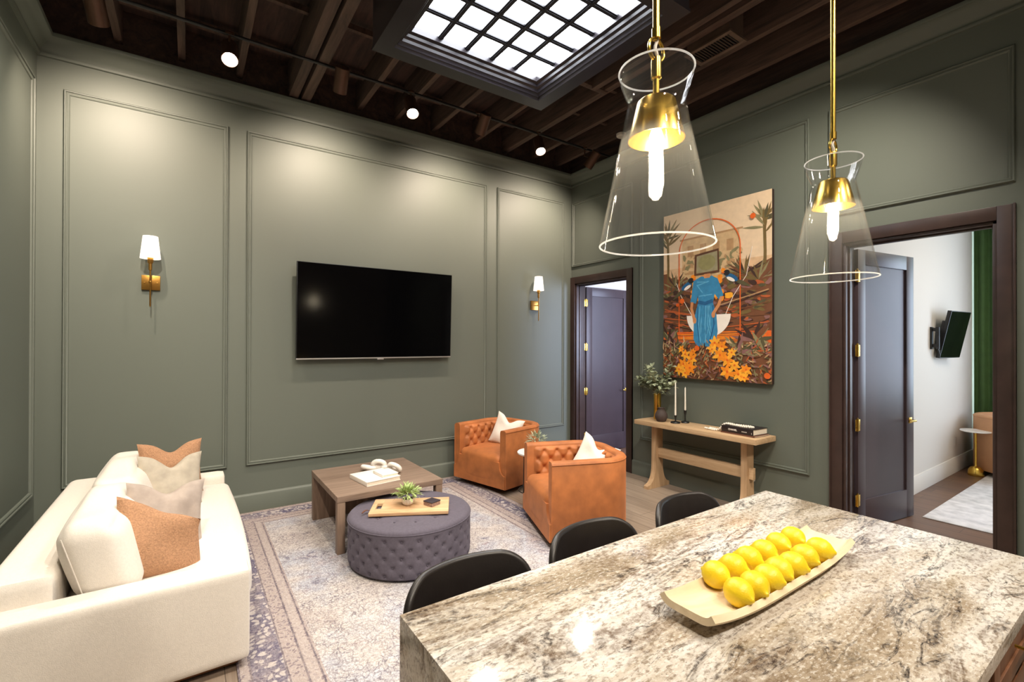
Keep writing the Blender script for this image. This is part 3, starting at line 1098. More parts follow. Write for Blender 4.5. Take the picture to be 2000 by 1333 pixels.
bm = BM()
prof = [(.0, .018)] + [(OR - .012, .018), (OR - .004, .024)]
nz, nt = 44, 288
t_ = bmesh.new()
rings = []
zs = [.02 + (.325 - .02) * i / nz for i in range(nz + 1)]
for i, z in enumerate(zs):
    ring = []
    for k in range(nt):
        a = 2 * PI * k / nt
        base = OR - .010 * (1 - min(1, (z - .02) / .04)) ** 2
        r = base + otto_side(a, z)
        ring.append(t_.verts.new((r * math.cos(a), r * math.sin(a), z)))
    rings.append(ring)
topspots = [(0, 0)] + [(.15 * math.cos(2 * PI * k / 6), .15 * math.sin(2 * PI * k / 6)) for k in range(6)] + [(.29 * math.cos(2 * PI * k / 12 + .26), .29 * math.sin(2 * PI * k / 12 + .26)) for k in range(12)]
for i in range(1, 34):
    f = i / 34
    if i <= 8:
        a_ = f / (8 / 34) * PI / 2
        rr, zz = OR - .035 * (1 - math.cos(a_)), .325 + .030 * math.sin(a_)
    else:
        g = (f - 8 / 34) / (26 / 34)
        rr = (OR - .035) * (1 - g) + .004 * g
        zz = .355 + .013 * math.sin(g * PI / 2)
    ring = []
    for k in range(nt):
        a = 2 * PI * k / nt
        x, y = rr * math.cos(a), rr * math.sin(a)
        dz = sum(-.010 * math.exp(-((x - px) ** 2 + (y - py) ** 2) / .022 ** 2) for px, py in topspots if abs(x - px) < .08 and abs(y - py) < .08) if i > 8 else 0
        ring.append(t_.verts.new((x, y, zz + dz)))
    rings.append(ring)
for a_, b_ in zip(rings, rings[1:]):
    for k in range(nt):
        t_.faces.new((a_[k], a_[(k + 1) % nt], b_[(k + 1) % nt], b_[k]))
t_.faces.new(rings[0][::-1]); t_.faces.new(rings[-1])
join(bm, t_)
obj('body', bm, 'ottoman', t, angle=80)
bm = BM(); tube(bm, [((OR + .001) * math.cos(2 * PI * k / 96), (OR + .001) * math.sin(2 * PI * k / 96), .326) for k in range(96)], .0035, 6, True); obj('piping', bm, 'ottoman', t)
for fx, fy in ((.25, .25), (-.25, .25), (.25, -.25), (-.25, -.25)):
    bm = BM(); lathe(bm, [(.03, 0), (.03, .022)], 14, (fx, fy, 0)); obj('foot', bm, 'black', t)
bbm = BM(); lathe(bbm, [(0, .006), (.005, .005), (.0085, .001), (.009, -.002), (0, -.004)], 12)
btn = None
n_b = 0
for row in range(5):
    for k in range(NT_):
        a = 2 * PI * (k + (row % 2) / 2) / NT_
        wa = (a - R(-115) + PI) % (2 * PI) - PI
        if abs(wa) > R(125):
            continue
        z = Z0 + row * DZ
        r = OR - .014
        Mx = Mat((r * math.cos(a), r * math.sin(a), z), y=(0, 0, 1), z=(math.cos(a), math.sin(a), 0))
        if btn is None:
            btn = obj('button', bbm, 'ottoman', t)
            o = btn
        else:
            o = btn.copy(); COL.objects.link(o)
        o.matrix_local = Mx
        n_b += 1
for px, py in topspots:
    o = btn.copy(); COL.objects.link(o)
    o.matrix_local = T(px, py, OH - .013)

# wooden serving board and what stands on it
ZB = ZR + OH + .0015
t = thing('serving_board', 'long pale wood serving board with a cut-out handle on the ottoman', 'serving board', (-3.245, -1.803, ZB), R(-27.9))
bm = BM()
w2, d2 = .29, .16
box(bm, (-w2 + .075, -d2, 0), (w2, d2, .024), .004)
box(bm, (-w2, -d2, 0), (-w2 + .035, d2, .024), .004)
box(bm, (-w2 + .03, -d2, 0), (-w2 + .08, -.06, .024), .004)
box(bm, (-w2 + .03, .06, 0), (-w2 + .08, d2, .024), .004)
obj('board', bm, 'board', t)
ZB += .0245


def leafy(bm, c, n, rad, h0, h1, lw, ll, seed, droop=.3, shape='oval'):
    rnd = random.Random(seed)
    for i in range(n):
        a = rnd.uniform(0, 2 * PI)
        el = rnd.uniform(-.25, 1.35)
        rr = rad * rnd.uniform(.35, 1.0)
        p = Vector((c[0] + rr * math.cos(a) * math.cos(el), c[1] + rr * math.sin(a) * math.cos(el), c[2] + h0 + (h1 - h0) * (.5 + .5 * math.sin(el)) * rnd.uniform(.55, 1)))
        d = Vector((math.cos(a) * math.cos(el), math.sin(a) * math.cos(el), math.sin(el) * .9 + rnd.uniform(-.4, .4))).normalized()
        s = d.cross(Vector((rnd.uniform(-.5, .5), rnd.uniform(-.5, .5), 1))).normalized()
        u = s.cross(d)
        l_, w_ = ll * rnd.uniform(.7, 1.2), lw * rnd.uniform(.7, 1.2)
        pts = []
        prof_ = [(0, .12), (.25, .8), (.5, 1.0), (.8, .62), (1, .08)] if shape == 'oval' else [(0, .25), (.3, 1), (.65, .65), (1, .04)]
        for f, ww in prof_:
            q = p + d * l_ * f - u * droop * l_ * f * f
            pts.append((q - s * w_ / 2 * ww + u * .15 * w_ * ww, q, q + s * w_ / 2 * ww + u * .15 * w_ * ww))
        vs = [[bm.verts.new(x) for x in row] for row in pts]
        for r0, r1 in zip(vs, vs[1:]):
            bm.faces.new((r0[0], r0[1], r1[1], r1[0]))
            bm.faces.new((r0[1], r0[2], r1[2], r1[1]))


t = thing('potted_plant', 'small leafy green plant in a white bowl on the serving board', 'potted plant', (-3.262, -1.785, ZB))
bm = BM(); lathe(bm, [(0, 0), (.024, 0), (.040, .012), (.046, .032), (.044, .05), (.041, .05), (.042, .032), (.036, .016), (0, .012)], 32); obj('pot', bm, 'ceramic', t)
bm = BM(); lathe(bm, [(0, .04), (.041, .04), (.041, .044), (0, .046)], 20); obj('soil', bm, 'soil', t)
bm = BM(); leafy(bm, (0, 0, .045), 330, .088, .0, .10, .014, .042, 5, .2, 'pointed'); obj('foliage', bm, 'leaf2', t)
t = thing('trinket_box', 'small dark lidded trinket box on the right end of the serving board', 'box', (-3.108, -1.888, ZB), R(20))
bm = BM(); box(bm, (-.045, -.045, 0), (.045, .045, .026), .002); obj('body', bm, 'wicker', t)
bm = BM(); box(bm, (-.047, -.047, .026), (.047, .047, .034), .002); obj('lid', bm, 'navy_leather', t)
bm = BM()
sheet(bm, lambda u, v: (.022 * (v - .5) * (1 - .5 * u), -.07 * u, .006 + .012 * math.sin(u * 3)), 10, 4, .004)
o = obj('leather_tag', bm, 'leather_brown', None, (-3.535, -1.70, ZB - .0235), 40)
o.rotation_euler = (0, 0, R(-62))
tag(o, 'brown leather strap lying on the ottoman beside the board handle', 'strap')


# ---------------------------------------------------------------- armchairs
def upath(W, D, Rr, n_arc=14, n_s=14):
    pts = []
    for i in range(n_s):
        pts.append((-W, (D - Rr) * i / n_s, (-1, 0)))
    for i in range(n_arc):
        a = PI - PI / 2 * i / n_arc
        pts.append((-W + Rr + Rr * math.cos(a), D - Rr + Rr * math.sin(a), (math.cos(a), math.sin(a))))
    for i in range(n_s):
        pts.append((-W + Rr + (2 * W - 2 * Rr) * i / n_s, D, (0, 1)))
    for i in range(n_arc):
        a = PI / 2 - PI / 2 * i / n_arc
        pts.append((W - Rr + Rr * math.cos(a), D - Rr + Rr * math.sin(a), (math.cos(a), math.sin(a))))
    for i in range(n_s + 1):
        pts.append((W, (D - Rr) * (1 - i / n_s), (1, 0)))
    return pts


def tub_chair(label, loc, rz, mat='velvet', W=.412, D=.745, Rr=.27, H=.69, tuft=True, name='armchair', cat='armchair', group='rust velvet armchairs'):
    t = thing(name, label, cat, loc, rz, group)
    P = upath(W, D, Rr)
    TH = .085
    bm = BM()
    prof = [(.012, .052), (0, .064), (0, H - .022), (.008, H - .006), (.022, H), (TH - .022, H), (TH - .006, H - .008), (TH, H - .03), (TH, .40), (TH, .052)]
    sweep(bm, prof, lambda d, h: [(x - nx * d, y - ny * d, h) for x, y, (nx, ny) in P])
    obj('shell', bm, mat, t, angle=50)
    bm = BM(); tube(bm, [(x + nx * .001, y + ny * .001 - (.002 if 0 < i < len(P) - 1 else 0), H - .022) for i, (x, y, (nx, ny)) in enumerate(P)], .0045, 6)
    obj('piping', bm, mat, t)
    for s in (-1, 1):
        bm = BM(); tube(bm, [(s * W, -.001, .07), (s * W, -.001, H - .022)], .0045, 6); obj('piping', bm, mat, t)
    # inner lining with diamond tufts
    lens = [0]
    for (x0, y0, _), (x1, y1, _) in zip(P, P[1:]):
        lens.append(lens[-1] + math.hypot(x1 - x0, y1 - y0))

    def at(s):
        s = max(0, min(lens[-1], s))
        for i in range(len(P) - 1):
            if lens[i + 1] >= s:
                f = (s - lens[i]) / max(1e-9, lens[i + 1] - lens[i])
                a, b = P[i], P[i + 1]
                n = Vector((a[2][0] * (1 - f) + b[2][0] * f, a[2][1] * (1 - f) + b[2][1] * f)).normalized()
                return a[0] * (1 - f) + b[0] * f, a[1] * (1 - f) + b[1] * f, n
        return P[-1][0], P[-1][1], Vector(P[-1][2])
    total = lens[-1]
    du, dz = .125, .075
    zb, zt = .385, H - .028
    spots_ = []

    def off(s, z):
        a = (s - total / 2) / du
        b = (zt - .045 - z) / dz
        p, q = a + b / 2, a - b / 2
        fp, fq = p - round(p), q - round(q)
        ed = min(1, (zt - z) / .03) * min(1, max(0, (s - .06) / .05)) * min(1, max(0, (total - .06 - s) / .05))
        if not tuft:
            return .02 * ed
        d = math.hypot((fp + fq) / 2 * du, (fp - fq) * dz)
        return ed * (.042 - .024 * math.exp(-(d / .026) ** 2) - .012 * (math.exp(-(fp / .10) ** 2) + math.exp(-(fq / .10) ** 2)) * (1 if b > -.6 else 0))
    ns, nz = 190, 30
    t2 = bmesh.new()
    rows = []
    for i in range(ns + 1):
        s = .02 + (total - .04) * i / ns
        x, y, n = at(s)
        row = []
        for j in range(nz + 1):
            z = zb + (zt - zb) * j / nz
            d = TH - .004 + off(s, z)
            row.append(t2.verts.new((x - n.x * d, y - n.y * d, z)))
        rows.append(row)
    for a, b in zip(rows, rows[1:]):
        for j in range(nz):
            t2.faces.new((a[j], a[j + 1], b[j + 1], b[j]))
    bm = BM(); join(bm, t2)
    obj('tufted_lining' if tuft else 'lining', bm, mat, t, angle=80)
    if tuft:
        bt = BM(); lathe(bt, [(0, .005), (.006, .004), (.010, 0), (0, -.003)], 12)
        b0 = None
        for row in range(4):
            z = zt - .045 - row * dz
            k0 = -.5 if row % 2 else 0
            for k in range(-8, 9):
                s = total / 2 + (k + k0) * du
                if not .13 < s < total - .13 or z < .42:
                    continue
                x, y, n = at(s)
                d = TH - .004 + off(s, z) + .001
                Mx = Mat((x - n.x * d, y - n.y * d, z), y=(0, 0, 1), z=(-n.x, -n.y, 0))
                if b0 is None:
                    b0 = obj('button', bt, mat, t); o = b0
                else:
                    o = b0.copy(); COL.objects.link(o)
                o.matrix_local = Mx
    wi = W - TH - .004
    bm = BM(); soft(bm, (-wi, -.012, .075), (wi, D - TH - .05, .415), .06, (0, .014, .022), 18); obj('seat', bm, mat, t)
    bm = BM()
    wo = W - .004
    poly = [(-wo, .06), (wo, .06), (wo, .20)]
    for i in range(9):
        a = PI / 2 * i / 8
        poly.append((wo - .082 * math.sin(a), .20 + .11 * (1 - math.cos(a))))
    poly += [(wi, .34), (-wi, .34)]
    for i in range(9):
        a = PI / 2 * (1 - i / 8)
        poly.append((-wo + .082 * math.sin(a), .20 + .11 * (1 - math.cos(a))))
    prism(bm, poly, .03, Mat((0, .012, 0), x=(1, 0, 0), y=(0, 0, 1)))
    obj('front_panel', bm, mat, t)
    bm = BM(); lathe(bm, [(0, 0), (.27, 0), (.27, .05), (0, .05)], 40, (0, D * .52, 0)); obj('swivel_base', bm, 'black', t)
    return t


tub_chair('rust velvet tufted armchair farther back, in front of the right wall panel', (-1.945, -.628, ZR), R(-76.5))
tub_chair('rust velvet tufted armchair nearer the island with its side to the camera', (-2.140, -1.955, ZR), R(-111.0))
throw('white linen pillow standing in the farther rust armchair', 'white_cloth', (-1.50, -.52, .590), (-.84, -.46, .24), (.30, -.15, 1), .38, .12, .07, 11, group='white pillows in the armchairs')
throw('white linen pillow standing in the nearer rust armchair', 'white_cloth', (-1.55, -2.06, .580), (-.80, -.46, .26), (.40, -.25, 1), .37, .12, .08, 12, group='white pillows in the armchairs')

# side table between the chairs
t = thing('side_table', 'small round white topped side table with black legs between the rust armchairs', 'side table', (-1.76, -1.42, .0005))
bm = BM(); lathe(bm, [(0, .528), (.170, .528), (.175, .533), (.175, .545), (.170, .55), (0, .55)], 48); obj('tabletop', bm, 'marble', t)
for k in range(3):
    a = R(192 + 120 * k)
    bm = BM(); tube(bm, [(.155 * math.cos(a), .155 * math.sin(a), .528), (.165 * math.cos(a), .165 * math.sin(a), .010)], .008, 10); obj('leg', bm, 'black', t)
bm = BM(); tube(bm, [(.162 * math.cos(2 * PI * k / 40), .162 * math.sin(2 * PI * k / 40), .16) for k in range(40)], .005, 8, True); obj('ring', bm, 'black', t)
t = thing('potted_plant', 'small grey green plant on the side table between the armchairs', 'potted plant', (-1.72, -1.40, .551))
bm = BM(); lathe(bm, [(0, 0), (.035, 0), (.048, .03), (.050, .06), (.046, .06), (.044, .03), (0, .02)], 28); obj('pot', bm, 'ceramic', t)
bm = BM(); leafy(bm, (0, 0, .05), 150, .10, .0, .13, .012, .05, 9, .1, 'pointed'); obj('foliage', bm, 'leaf', t)

# ---------------------------------------------------------------- console table and its things
CT = .765
t = thing('console_table', 'pale oak trestle console table under the painting', 'console table', (-.20, -2.235, .0005))
bm = BM(); box(bm, (-.185, -.71, CT - .05), (.185, .71, CT), .004); obj('tabletop', bm, 'console', t)
half = [(.055, 0.0)]
pl = [(-.195, 0), (.195, 0), (.195, .03), (.180, .045)]
for i in range(9):
    a = PI / 2 * i / 8
    pl.append((.180 - .115 * math.sin(a), .045 + .20 * (1 - math.cos(a))))
pl += [(.062, .36), (.060, CT - .051), (-.060, CT - .051), (-.062, .36)]
for i in range(9):
    a = PI / 2 * (1 - i / 8)
    pl.append((-.180 + .115 * math.sin(a), .045 + .20 * (1 - math.cos(a))))
pl.append((-.180, .045)); pl.append((-.195, .03))
for yy in (.50, -.56):
    bm = BM(); prism(bm, pl, .06, Mat((0, yy + .06, 0), x=(1, 0, 0), y=(0, 0, 1))); obj('leg', bm, 'console_leg', t)
bm = BM(); box(bm, (-.022, -.60, .345), (.022, .56, .455), .004); obj('stretcher', bm, 'console', t)
ZK = CT + .001
t = thing('flower_vase', 'tall brass vase of dried eucalyptus at the left end of the console', 'vase', (-.14, -1.66, ZK))
bm = BM(); lathe(bm, [(0, 0), (.040, 0), (.042, .004), (.042, .30), (.040, .30), (.039, .008), (0, .008)], 32); obj('vase', bm, 'brass', t)
rnd = random.Random(3)
bm = BM()
tips = []
for i in range(16):
    a = rnd.uniform(0, 2 * PI)
    rr = rnd.uniform(.05, .23)
    tip = Vector((max(-.25, min(.09, rr * .7 * math.cos(a))), rr * 1.25 * math.sin(a), rnd.uniform(.36, .64) - rr * .25))
    tips.append(tip)
    pts = [Vector((0, 0, .05)).lerp(Vector((tip.x * .1, tip.y * .1, .3)), k / 3) for k in range(4)] + [Vector((tip.x * .1, tip.y * .1, .3)).lerp(tip, k / 5) + Vector((0, 0, .03 * math.sin(k / 5 * PI))) for k in range(1, 6)]
    tube(bm, pts, .0022, 5)
obj('stems', bm, 'stem', t)
bm = BM()
for tip in tips:
    for k in range(32):
        f = rnd.uniform(.35, 1.12)
        base = Vector((tip.x * .1, tip.y * .1, .3)).lerp(tip, f)
        leafy(bm, base - Vector((0, 0, .0)), 1, .028, -.03, .035, .046, .050, rnd.randint(0, 99999), .15)
for v in bm.verts:
    v.co.x = min(v.co.x, .088)
obj('foliage', bm, 'leaf', t)
bm = BM(); lathe(bm, [(0, 0), (.042, 0), (.052, .008), (.070, .05), (.068, .08), (.050, .115), (.036, .13), (.036, .148), (.042, .155), (.036, .156), (.030, .14), (.0, .13)], 36)
tag(obj('clay_vase', bm, 'clay', None, (-.245, -1.795, ZK)), 'squat dark clay vase in front of the brass vase on the console', 'vase')


def candle(x, y, hh, top, label, base_r, clabel):
    t = thing('candlestick', label, 'candlestick', (x, y, ZK), 0, 'candlesticks on the console')
    bm = BM()
    lathe(bm, [(0, 0), (base_r, 0), (base_r + .004, .006), (base_r, .014), (base_r - .012, .009), (.012, .012), (.008, .03), (.007, hh * .6), (.014, hh * .85), (.016, hh), (.011, hh), (.010, hh - .012), (0, hh - .012)], 28)
    obj('holder', bm, 'black', t)
    bm = BM(); lathe(bm, [(0, hh - .011), (.0098, hh - .011), (.0098, hh + .02), (.0062, top - .008), (.003, top - .001), (0, top)], 16)
    tube(bm, [(0, 0, top - .003), (.001, 0, top + .010)], .001, 5)
    ob = obj('taper_candle', bm, 'candle', None, (x, y, ZK))
    tag(ob, clabel, 'candle', 'taper candles on the console')


candle(-.205, -1.955, .088, .452, 'low black candle holder with a wide saucer base on the console', .050, 'longer white taper candle, in the low wide black holder on the console')
candle(-.10, -2.005, .140, .395, 'taller black candle holder closer to the wall on the console', .042, 'shorter white taper candle, in the taller black holder on the console')

b = thing('book', 'thin dark brown book under the thick black book on the console', 'book', (-.165, -2.72, ZK), R(-3), 'books on the console')
bm = BM(); box(bm, (-.125, -.175, 0), (.125, .175, .003), .0008); box(bm, (-.125, -.175, .011), (.125, .175, .014), .0008); box(bm, (-.125, -.175, 0), (-.121, .175, .014), .001); obj('cover', bm, 'leather_brown', b)
bm = BM(); box(bm, (-.121, -.172, .003), (.121, .172, .011)); obj('pages', bm, 'paper', b)
b = thing('book', 'thick black hardback book with white spine lettering on the console', 'book', (-.165, -2.715, ZK + .0145), R(-3), 'books on the console')
bh = .058
bm = BM(); box(bm, (-.12, -.165, 0), (.12, .165, .004), .001); box(bm, (-.12, -.165, bh - .004), (.12, .165, bh), .001); box(bm, (-.12, -.165, 0), (-.115, .165, bh), .0015); obj('cover', bm, 'black_cover', b)
bm = BM(); box(bm, (-.115, -.160, .004), (.115, .160, bh - .004)); obj('pages', bm, 'paper', b)


def text(s, size, parent, Mx, mat, name='lettering', bold=0.0):
    cu = bpy.data.curves.new('txt', 'FONT')
    cu.body = s
    cu.size = size
    cu.align_x = 'CENTER'
    cu.align_y = 'CENTER'
    cu.extrude = .0002
    cu.offset = bold
    tmp = bpy.data.objects.new('txt', cu)
    COL.objects.link(tmp)
    bpy.context.view_layer.update()
    me = bpy.data.meshes.new_from_object(tmp.evaluated_get(bpy.context.evaluated_depsgraph_get()))
    bpy.data.objects.remove(tmp)
    bpy.data.curves.remove(cu)
    me.name = name
    me.materials.clear()
    me.materials.append(MT[mat])
    o = bpy.data.objects.new(name, me)
    COL.objects.link(o)
    o.parent = parent
    o.matrix_local = Mx
    return o


text('CHANEL', .024, b, Mat((-.1203, .045, .028), x=(0, -1, 0), y=(0, 0, 1)), 'white_cover', bold=.0006)
bm = BM()
for i in range(6):
    box(bm, (-.1206, -.055 - i * .009, .020), (-.1199, -.050 - i * .009, .028))
for z in (.012, .020):
    box(bm, (-.1206, -.150, z), (-.1199, -.146, z + .006))
obj('imprint', bm, 'white_cover', b)

# bead garland draped over the book
t = thing('bead_garland', 'white wooden bead garland draped over the black book on the console', 'bead garland', (-.2, -2.55, ZK))
path = []


def bez(p, n):
    out = []
    m = len(p) - 1
    for i in range(n):
        f = i / n * m
        k = int(f); f -= k
        g = lambda j: Vector(p[max(0, min(m, j))])
        p0, p1, p2, p3 = g(k - 1), g(k), g(k + 1), g(k + 2)
        out.append(.5 * ((2 * p1) + (-p0 + p2) * f + (2 * p0 - 5 * p1 + 4 * p2 - p3) * f * f + (-p0 + 3 * p1 - 3 * p2 + p3) * f ** 3))
    return out


bt_ = .0145 + bh + .0118
raw = bez([(-.05, .20, .0115), (-.065, .12, .0115), (-.06, .065, .0125), (-.055, .028, .036), (-.05, .010, .066), (-.045, -.022, bt_ + .002), (-.045, -.09, bt_), (-.055, -.15, bt_), (-.06, -.22, bt_), (-.03, -.29, bt_), (.0, -.25, bt_), (-.005, -.18, bt_), (-.015, -.10, bt_), (-.012, -.022, bt_ + .002), (-.012, .010, .066), (-.015, .03, .036), (-.02, .068, .0125), (-.015, .13, .0115), (-.0, .19, .0115)], 500)
acc = 0.0
last = raw[0]
bb = BM(); lathe(bb, [(0, -.0108), (.0076, -.0076), (.0108, 0), (.0076, .0076), (0, .0108)], 12)
b0 = obj('bead', bb, 'bead', t); b0.location = raw[0]
cnt = 1
for p in raw[1:]:
    if (p - last).length >= .0205 and cnt < 98:
        o = b0.copy(); COL.objects.link(o); o.location = p
        last = p; cnt += 1

# wall outlet behind the console
t = thing('wall_outlet', 'white wall outlet plate behind the right leg of the console', 'outlet', (0, -2.70, .335))
bm = BM(); box(bm, (-.022, -.036, -.058), (-.0205, .036, .058)); box(bm, (-.006, -.036, -.058), (0, .036, .058), .002); obj('plate', bm, 'white_plastic', t)
bm = BM(); box(bm, (-.008, -.017, .008), (-.006, .017, .042), .002); box(bm, (-.008, -.017, -.042), (-.006, .017, -.008), .002); obj('socket', bm, 'white_plastic', t)
for o in t.children:
    if o.name.startswith('plate'):
        me = o.data

# ---------------------------------------------------------------- painting
t = thing('canvas_print', 'large colourful canvas of a blue-dressed figure among orange flowers above the console', 'painting', (-.003, -1.675, 1.258))
AW, AH = 1.248, 1.885
bm = BM(); box(bm, (-.042, -AW, 0), (0, 0, AH), .003); obj('stretcher', bm, 'canvas_edge', t)
cols = {}


def cm(name, rgb, var=.12):
    if name not in cols:
        cols[name] = (len(cols), plain('print_' + name, rgb, .55, var=var, vs=18))
    return cols[name][0]


pb = BM()
layer = [0]


def poly(pts, mi, dz=None):
    layer[0] += 1
    z = layer[0] * .000012
    vs = [pb.verts.new((x, y, z)) for x, y in pts]
    try:
        f = pb.faces.new(vs)
    except ValueError:
        return
    f.normal_update()
    if f.normal.z < 0:
        f.normal_flip()
    f.material_index = mi


def clipx(v):
    return max(0.0, min(AW, v))


def clipy(v):
    return max(0.0, min(AH, v))


def ell(cx, cy, rx, ry, mi, rot=0, n=18, wob=0.0, rnd=random):
    pts = []
    for i in range(n):
        a = 2 * PI * i / n
        k = 1 + wob * rnd.uniform(-1, 1)
        x, y = rx * k * math.cos(a), ry * k * math.sin(a)
        pts.append((clipx(cx + x * math.cos(rot) - y * math.sin(rot)), clipy(cy + x * math.sin(rot) + y * math.cos(rot))))
    poly(pts, mi)


def leaf(cx, cy, l_, w_, a, mi):
    pts = []
    for f, ww in ((0, 0), (.2, .7), (.45, 1), (.75, .6), (1, 0), (.75, -.6), (.45, -1), (.2, -.7)):
        x, y = l_ * f, w_ / 2 * ww
        pts.append((clipx(cx + x * math.cos(a) - y * math.sin(a)), clipy(cy + x * math.sin(a) + y * math.cos(a))))
    poly(pts, mi)


def stroke(pts, wd, mi):
    L_, R_ = [], []
    for i, p in enumerate(pts):
        a, b_ = pts[max(0, i - 1)], pts[min(len(pts) - 1, i + 1)]
        dx, dy = b_[0] - a[0], b_[1] - a[1]
        k = math.hypot(dx, dy) or 1
        nx, ny = -dy / k * wd / 2, dx / k * wd / 2
        L_.append((p[0] + nx, p[1] + ny)); R_.append((p[0] - nx, p[1] - ny))
    for i in range(len(pts) - 1):
        poly([L_[i], L_[i + 1], R_[i + 1], R_[i]], mi)


ra = random.Random(21)
cr = cm('cream', (226, 200, 168), .05); cr2 = cm('peach', (214, 178, 140)); tn = cm('stone', (206, 174, 132)); sh = cm('stone_dark', (178, 140, 100))
br = cm('brown', (112, 70, 44)); db = cm('dark_brown', (62, 38, 30)); ol = cm('olive', (112, 92, 52)); ol2 = cm('dull_green', (84, 78, 52)); rs = cm('rust', (176, 88, 44))
og = cm('orange', (238, 140, 28)); og2 = cm('amber', (246, 170, 48)); og3 = cm('deep_orange', (222, 98, 28)); bl = cm('blue', (54, 132, 178)); bl2 = cm('blue_light', (96, 170, 208)); bl3 = cm('blue_dark', (30, 92, 140))
wh = cm('white', (240, 232, 222), .03); sk_ = cm('skin', (206, 140, 92)); tvb = cm('walnut_box', (92, 58, 38)); tvs = cm('tube_grey', (142, 136, 92)); tvg = cm('tube_rim', (150, 142, 112)); bk = cm('bird_black', (34, 30, 34)); tk = cm('mauve', (136, 96, 92)); gn = cm('sage', (136, 128, 92))
poly([(0.0, 0.0), (AW, 0.0), (AW, AH), (0.0, AH)], cr)
poly([(0.0, .7), (AW, .7), (AW, 1.25), (0.0, 1.25)], cr2)
# hazy building
poly([(.25, 1.05), (.92, 1.05), (.92, 1.56), (.25, 1.56)], tn)
stroke([(.22, 1.56), (.96, 1.57)], .02, sh)
for k in range(4):
    for r_ in range(2):
        x = .32 + k * .155
        y = 1.36 - r_ * .20
        poly([(x, y), (x + .075, y), (x + .075, y + .12), (x, y + .12)], sh)
for k in range(90):
    ell(ra.uniform(.25, .95), ra.uniform(1.12, 1.36), ra.uniform(.02, .05), ra.uniform(.012, .03), ra.choice((tn, gn, sh)), ra.uniform(0, 3), 8, .3, ra)
# brown undergrowth ground
pts = [(0.0, .0), (AW, 0.0), (AW, 1.18)]
for i in range(25):
    x = AW - AW * i / 24
    pts.append((x, 1.02 + .18 * abs(x / AW - .5) * 2 + ra.uniform(-.03, .03)))
pts.append((0.0, 1.18))
poly([(clipx(x), y) for x, y in pts], br)
for side in (0, 1):                                   # tall palms at both edges
    x0 = .06 if side == 0 else AW - .07
    stroke([(x0, .95), (x0 + .005, 1.3), (x0 - .004, 1.62)], .03, ol)
    for k in range(16):
        a = PI / 2 + ra.uniform(-1.5, 1.5)
        leaf(x0, 1.55 + ra.uniform(-.08, .1), ra.uniform(.14, .24), .03, a, ra.choice((ol, gn, ol2)))
for cx, cy, n_, ln in ((.16, 1.06, 18, .2), (.27, 1.0, 16, .17), (.98, 1.12, 20, .22), (1.12, 1.05, 16, .2), (.85, 1.02, 14, .17), (.08, .95, 14, .17)):
    for k in range(n_):
        leaf(cx, cy - .03, ln * ra.uniform(.7, 1.1), .024, ra.uniform(.1, PI - .1), ra.choice((ol, br, ol2, db, gn)))
for k in range(230):
    x, y = ra.uniform(0, AW), ra.uniform(.45, 1.02)
    ell(x, y, ra.uniform(.02, .07), ra.uniform(.008, .025), ra.choice((db, br, rs, ol2, tk, ol, db)), ra.uniform(-.6, .6), 9, .3, ra)
for k in range(16):                                   # stepped bands of soil
    y = .50 + .02 * k
    s = ra.choice((-1, 1))
    stroke([(clipx(.62 + s * .1), y), (clipx(.62 + s * .35), y + ra.uniform(0, .06)), (clipx(.62 + s * .6), y + ra.uniform(.02, .14))], .012, ra.choice((rs, db, br, sh)))
poly([(.005, .40), (AW - .005, .40), (AW - .005, .52), (.005, .52)], og3)
for k in range(26):
    stroke([(ra.uniform(0.02, .5), .41 + .004 * k), (ra.uniform(.6, AW - .02), .412 + .004 * k)], .006, ra.choice((rs, og, br)))
# arch line
arc = [(.215, .5), (.215, 1.40)] + [(.575 - .36 * math.cos(a), 1.40 + .33 * math.sin(a)) for a in [PI * i / 22 for i in range(1, 22)]] + [(.935, 1.40), (.935, .28)]
stroke(arc, .011, og3)
# suspended half disc
poly([(.315, .70)] + [(.575 + .26 * math.cos(a), .70 + .24 * math.sin(a)) for a in [PI + PI * i / 20 for i in range(21)]], wh)
stroke([(.18, 1.08), (.24, .93), (.38, .70)], .006, wh)
stroke([(1.06, 1.36), (1.0, 1.08), (.86, .88), (.78, .70)], .006, wh)
for k in range(26):
    ell(ra.uniform(.37, .82), ra.uniform(.86, 1.2), ra.uniform(.02, .05), ra.uniform(.02, .04), ra.choice((og, og2, og)), 0, 10, .25, ra)
# figure
poly([(.455, .83), (.405, .66), (.40, .44), (.44, .36), (.66, .36), (.69, .52), (.675, .70), (.635, .83)], bl)
poly([(.44, 1.10), (.40, 1.08), (.375, .92), (.36, .85), (.43, .83), (.455, .92), (.46, .83), (.635, .83), (.655, .92), (.70, .86), (.755, .90), (.72, 1.0), (.69, 1.08), (.62, 1.12), (.575, 1.105), (.50, 1.125)], bl)
stroke([(.46, .845), (.54, .825), (.635, .85)], .04, bl3)
for k in range(15):
    x = ra.uniform(.45, .64)
    stroke([(x, .80), (x + ra.uniform(-.03, .03), .6), (x + ra.uniform(-.05, .05), .40)], ra.uniform(.006, .016), ra.choice((bl2, bl3, bl)))
for k in range(9):
    stroke([(ra.uniform(.44, .5), ra.uniform(.9, 1.08)), (ra.uniform(.54, .64), ra.uniform(.88, 1.08))], .010, ra.choice((bl2, bl)))
stroke([(.385, .85), (.375, .78), (.41, .66)], .034, sk_)
ell(.415, .645, .022, .035, sk_)
stroke([(.735, .885), (.70, .80), (.645, .72)], .034, sk_)
ell(.64, .70, .022, .034, sk_)
poly([(.53, 1.10), (.60, 1.10), (.60, 1.15), (.53, 1.15)], sk_)
poly([(.41, 1.14), (.71, 1.15), (.70, 1.40), (.42, 1.37)], tvb)
